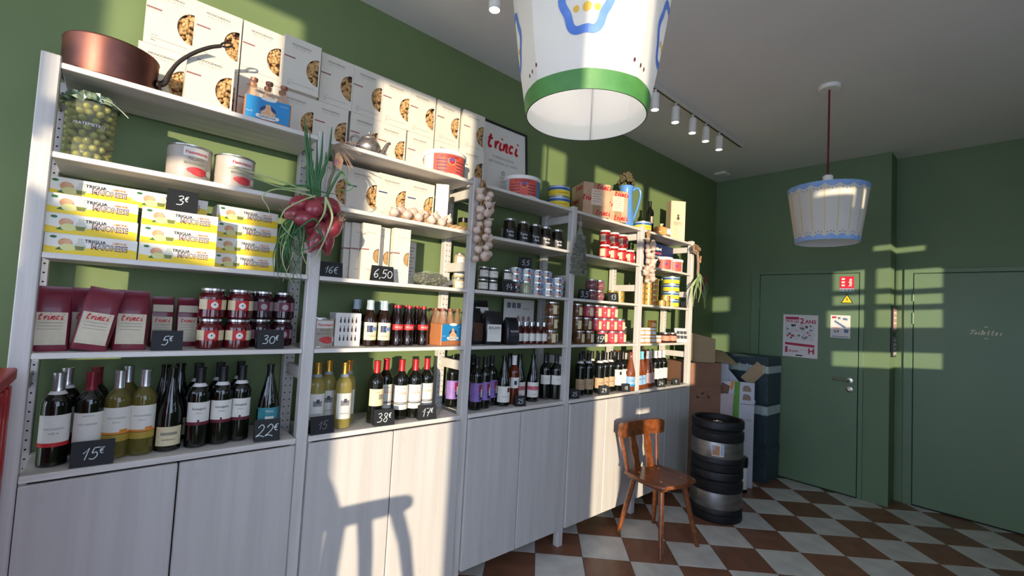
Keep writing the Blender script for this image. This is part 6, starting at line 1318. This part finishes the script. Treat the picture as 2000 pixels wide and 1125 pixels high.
for a in ((-.04, .05), (-.04, .08), (-.04, .11)): pr_(e, MB().flat([(a[0], a[1]), (a[0] + .025, a[1]), (a[0] + .025, a[1] + .016), (a[0], a[1] + .016)], -.0008).mesh('sticker_block', paper, False), 'white_block')
w2 = txt('halte', .07, paper, bold=.03); o = ob('lettering', w2, e, (.025, -.0004, .085), (0, -PI / 2, 0))
for k in range(4): pr_(e, MB().flat(circ(-.04 + .027 * k, .015, .009, .009), -.0012).mesh('icon', steel_b, False), 'icon')
e = thing('hazard_sign', 'yellow triangular high voltage sign on the green door', 'sign', (XD, -.925, 1.757), [('plate', MB().prism([(-.048, 0), (.048, 0), (0, .088)], 0, .001).mesh('hazard_edge', ink, False)), ('yellow_field', MB().prism([(-.038, .006), (.038, .006), (0, .076)], -.0008, 0).mesh('hazard_field', yellow_m, False)),
      ('bolt', MB().flat([(.004, .058), (-.008, .036), (.0, .037), (-.003, .014), (.009, .038), (.001, .038)], -.0012).mesh('bolt', ink, False))], -PI / 2, 'papers on the door')
for lb, z0, h, m1 in (('narrow pink and white framed print hung on the pier beside the doors, upper', 1.51, .23, mat('frame_pink', (196, 150, 150), .5)), ('narrow grey framed print hung on the pier beside the doors, lower', 1.29, .19, mat('frame_grey', (150, 146, 150), .5))):
    e = thing('framed_print', lb, 'picture', (5.46, -1.2365, z0), [('frame', MB().bbox(-.085, .085, -.014, 0, 0, h, .003).mesh('pier_frame', black_pl, False)), ('print', MB().box(-.075, .075, -.0155, -.014, .012, h - .012).mesh('pier_print', m1, False))], 0, 'prints on the pier')
    for k in range(4): ob('print_line', MB().box(-.06, .06, -.0162, -.0155, .03 + k * h * .2, .042 + k * h * .2).mesh('print_line', paper, False), e)

# ------------------------------------------------------------------ red display cabinet at the left edge, chair behind the viewer
redp = mat('red_lacquer', (176, 24, 32), .35, var=.05)
e = thing('red_cabinet', 'bright red slatted display cabinet at the left edge of the picture', 'cabinet', (-.318, -.28, 0), [('carcass', MB().bbox(-.30, .312, -.19, .19, 0, 1.25, .004).mesh('red_carcass', redp, False)), ('top', MB().bbox(-.31, .326, -.20, .20, 1.25, 1.285, .004).mesh('red_top', redp, False))])
for k in range(6): ob('side_slat', MB().bbox(.312, .322, -.185 + k * .063, -.145 + k * .063, .05, 1.24, .003).mesh('red_slat', redp, False), e)
dkw = mat('dark_chair_wood', (70, 48, 36), .4, var=.1)
e = thing('cafe_chair', 'dark cafe chair outside the picture that throws its shadow on the cabinet', 'chair', (-.38, -1.62, 0), [], 1.35)
ob('seat', MB().lathe([(0, .65), (.21, .65), (.23, .665), (.23, .70), (.21, .72), (0, .72)], 28).mesh('cafe_seat', dkw), e)
for sx, sy in ((-1, -1), (1, -1), (-1, 1), (1, 1)): ob('leg', MB().tube([(sx * .12, sy * .12, .66), (sx * .15, sy * .15, .5), (sx * .20, sy * .20, 0)], [.03, .028, .022], 8).mesh('cafe_leg', dkw), e)
ob('backrest', MB().tube(smoothline([(-.16, .14, .68), (-.19, .22, .88), (-.15, .28, 1.06), (0, .30, 1.1), (.15, .28, 1.06), (.19, .22, .88), (.16, .14, .68)]), .022, 8).mesh('cafe_back', dkw), e)
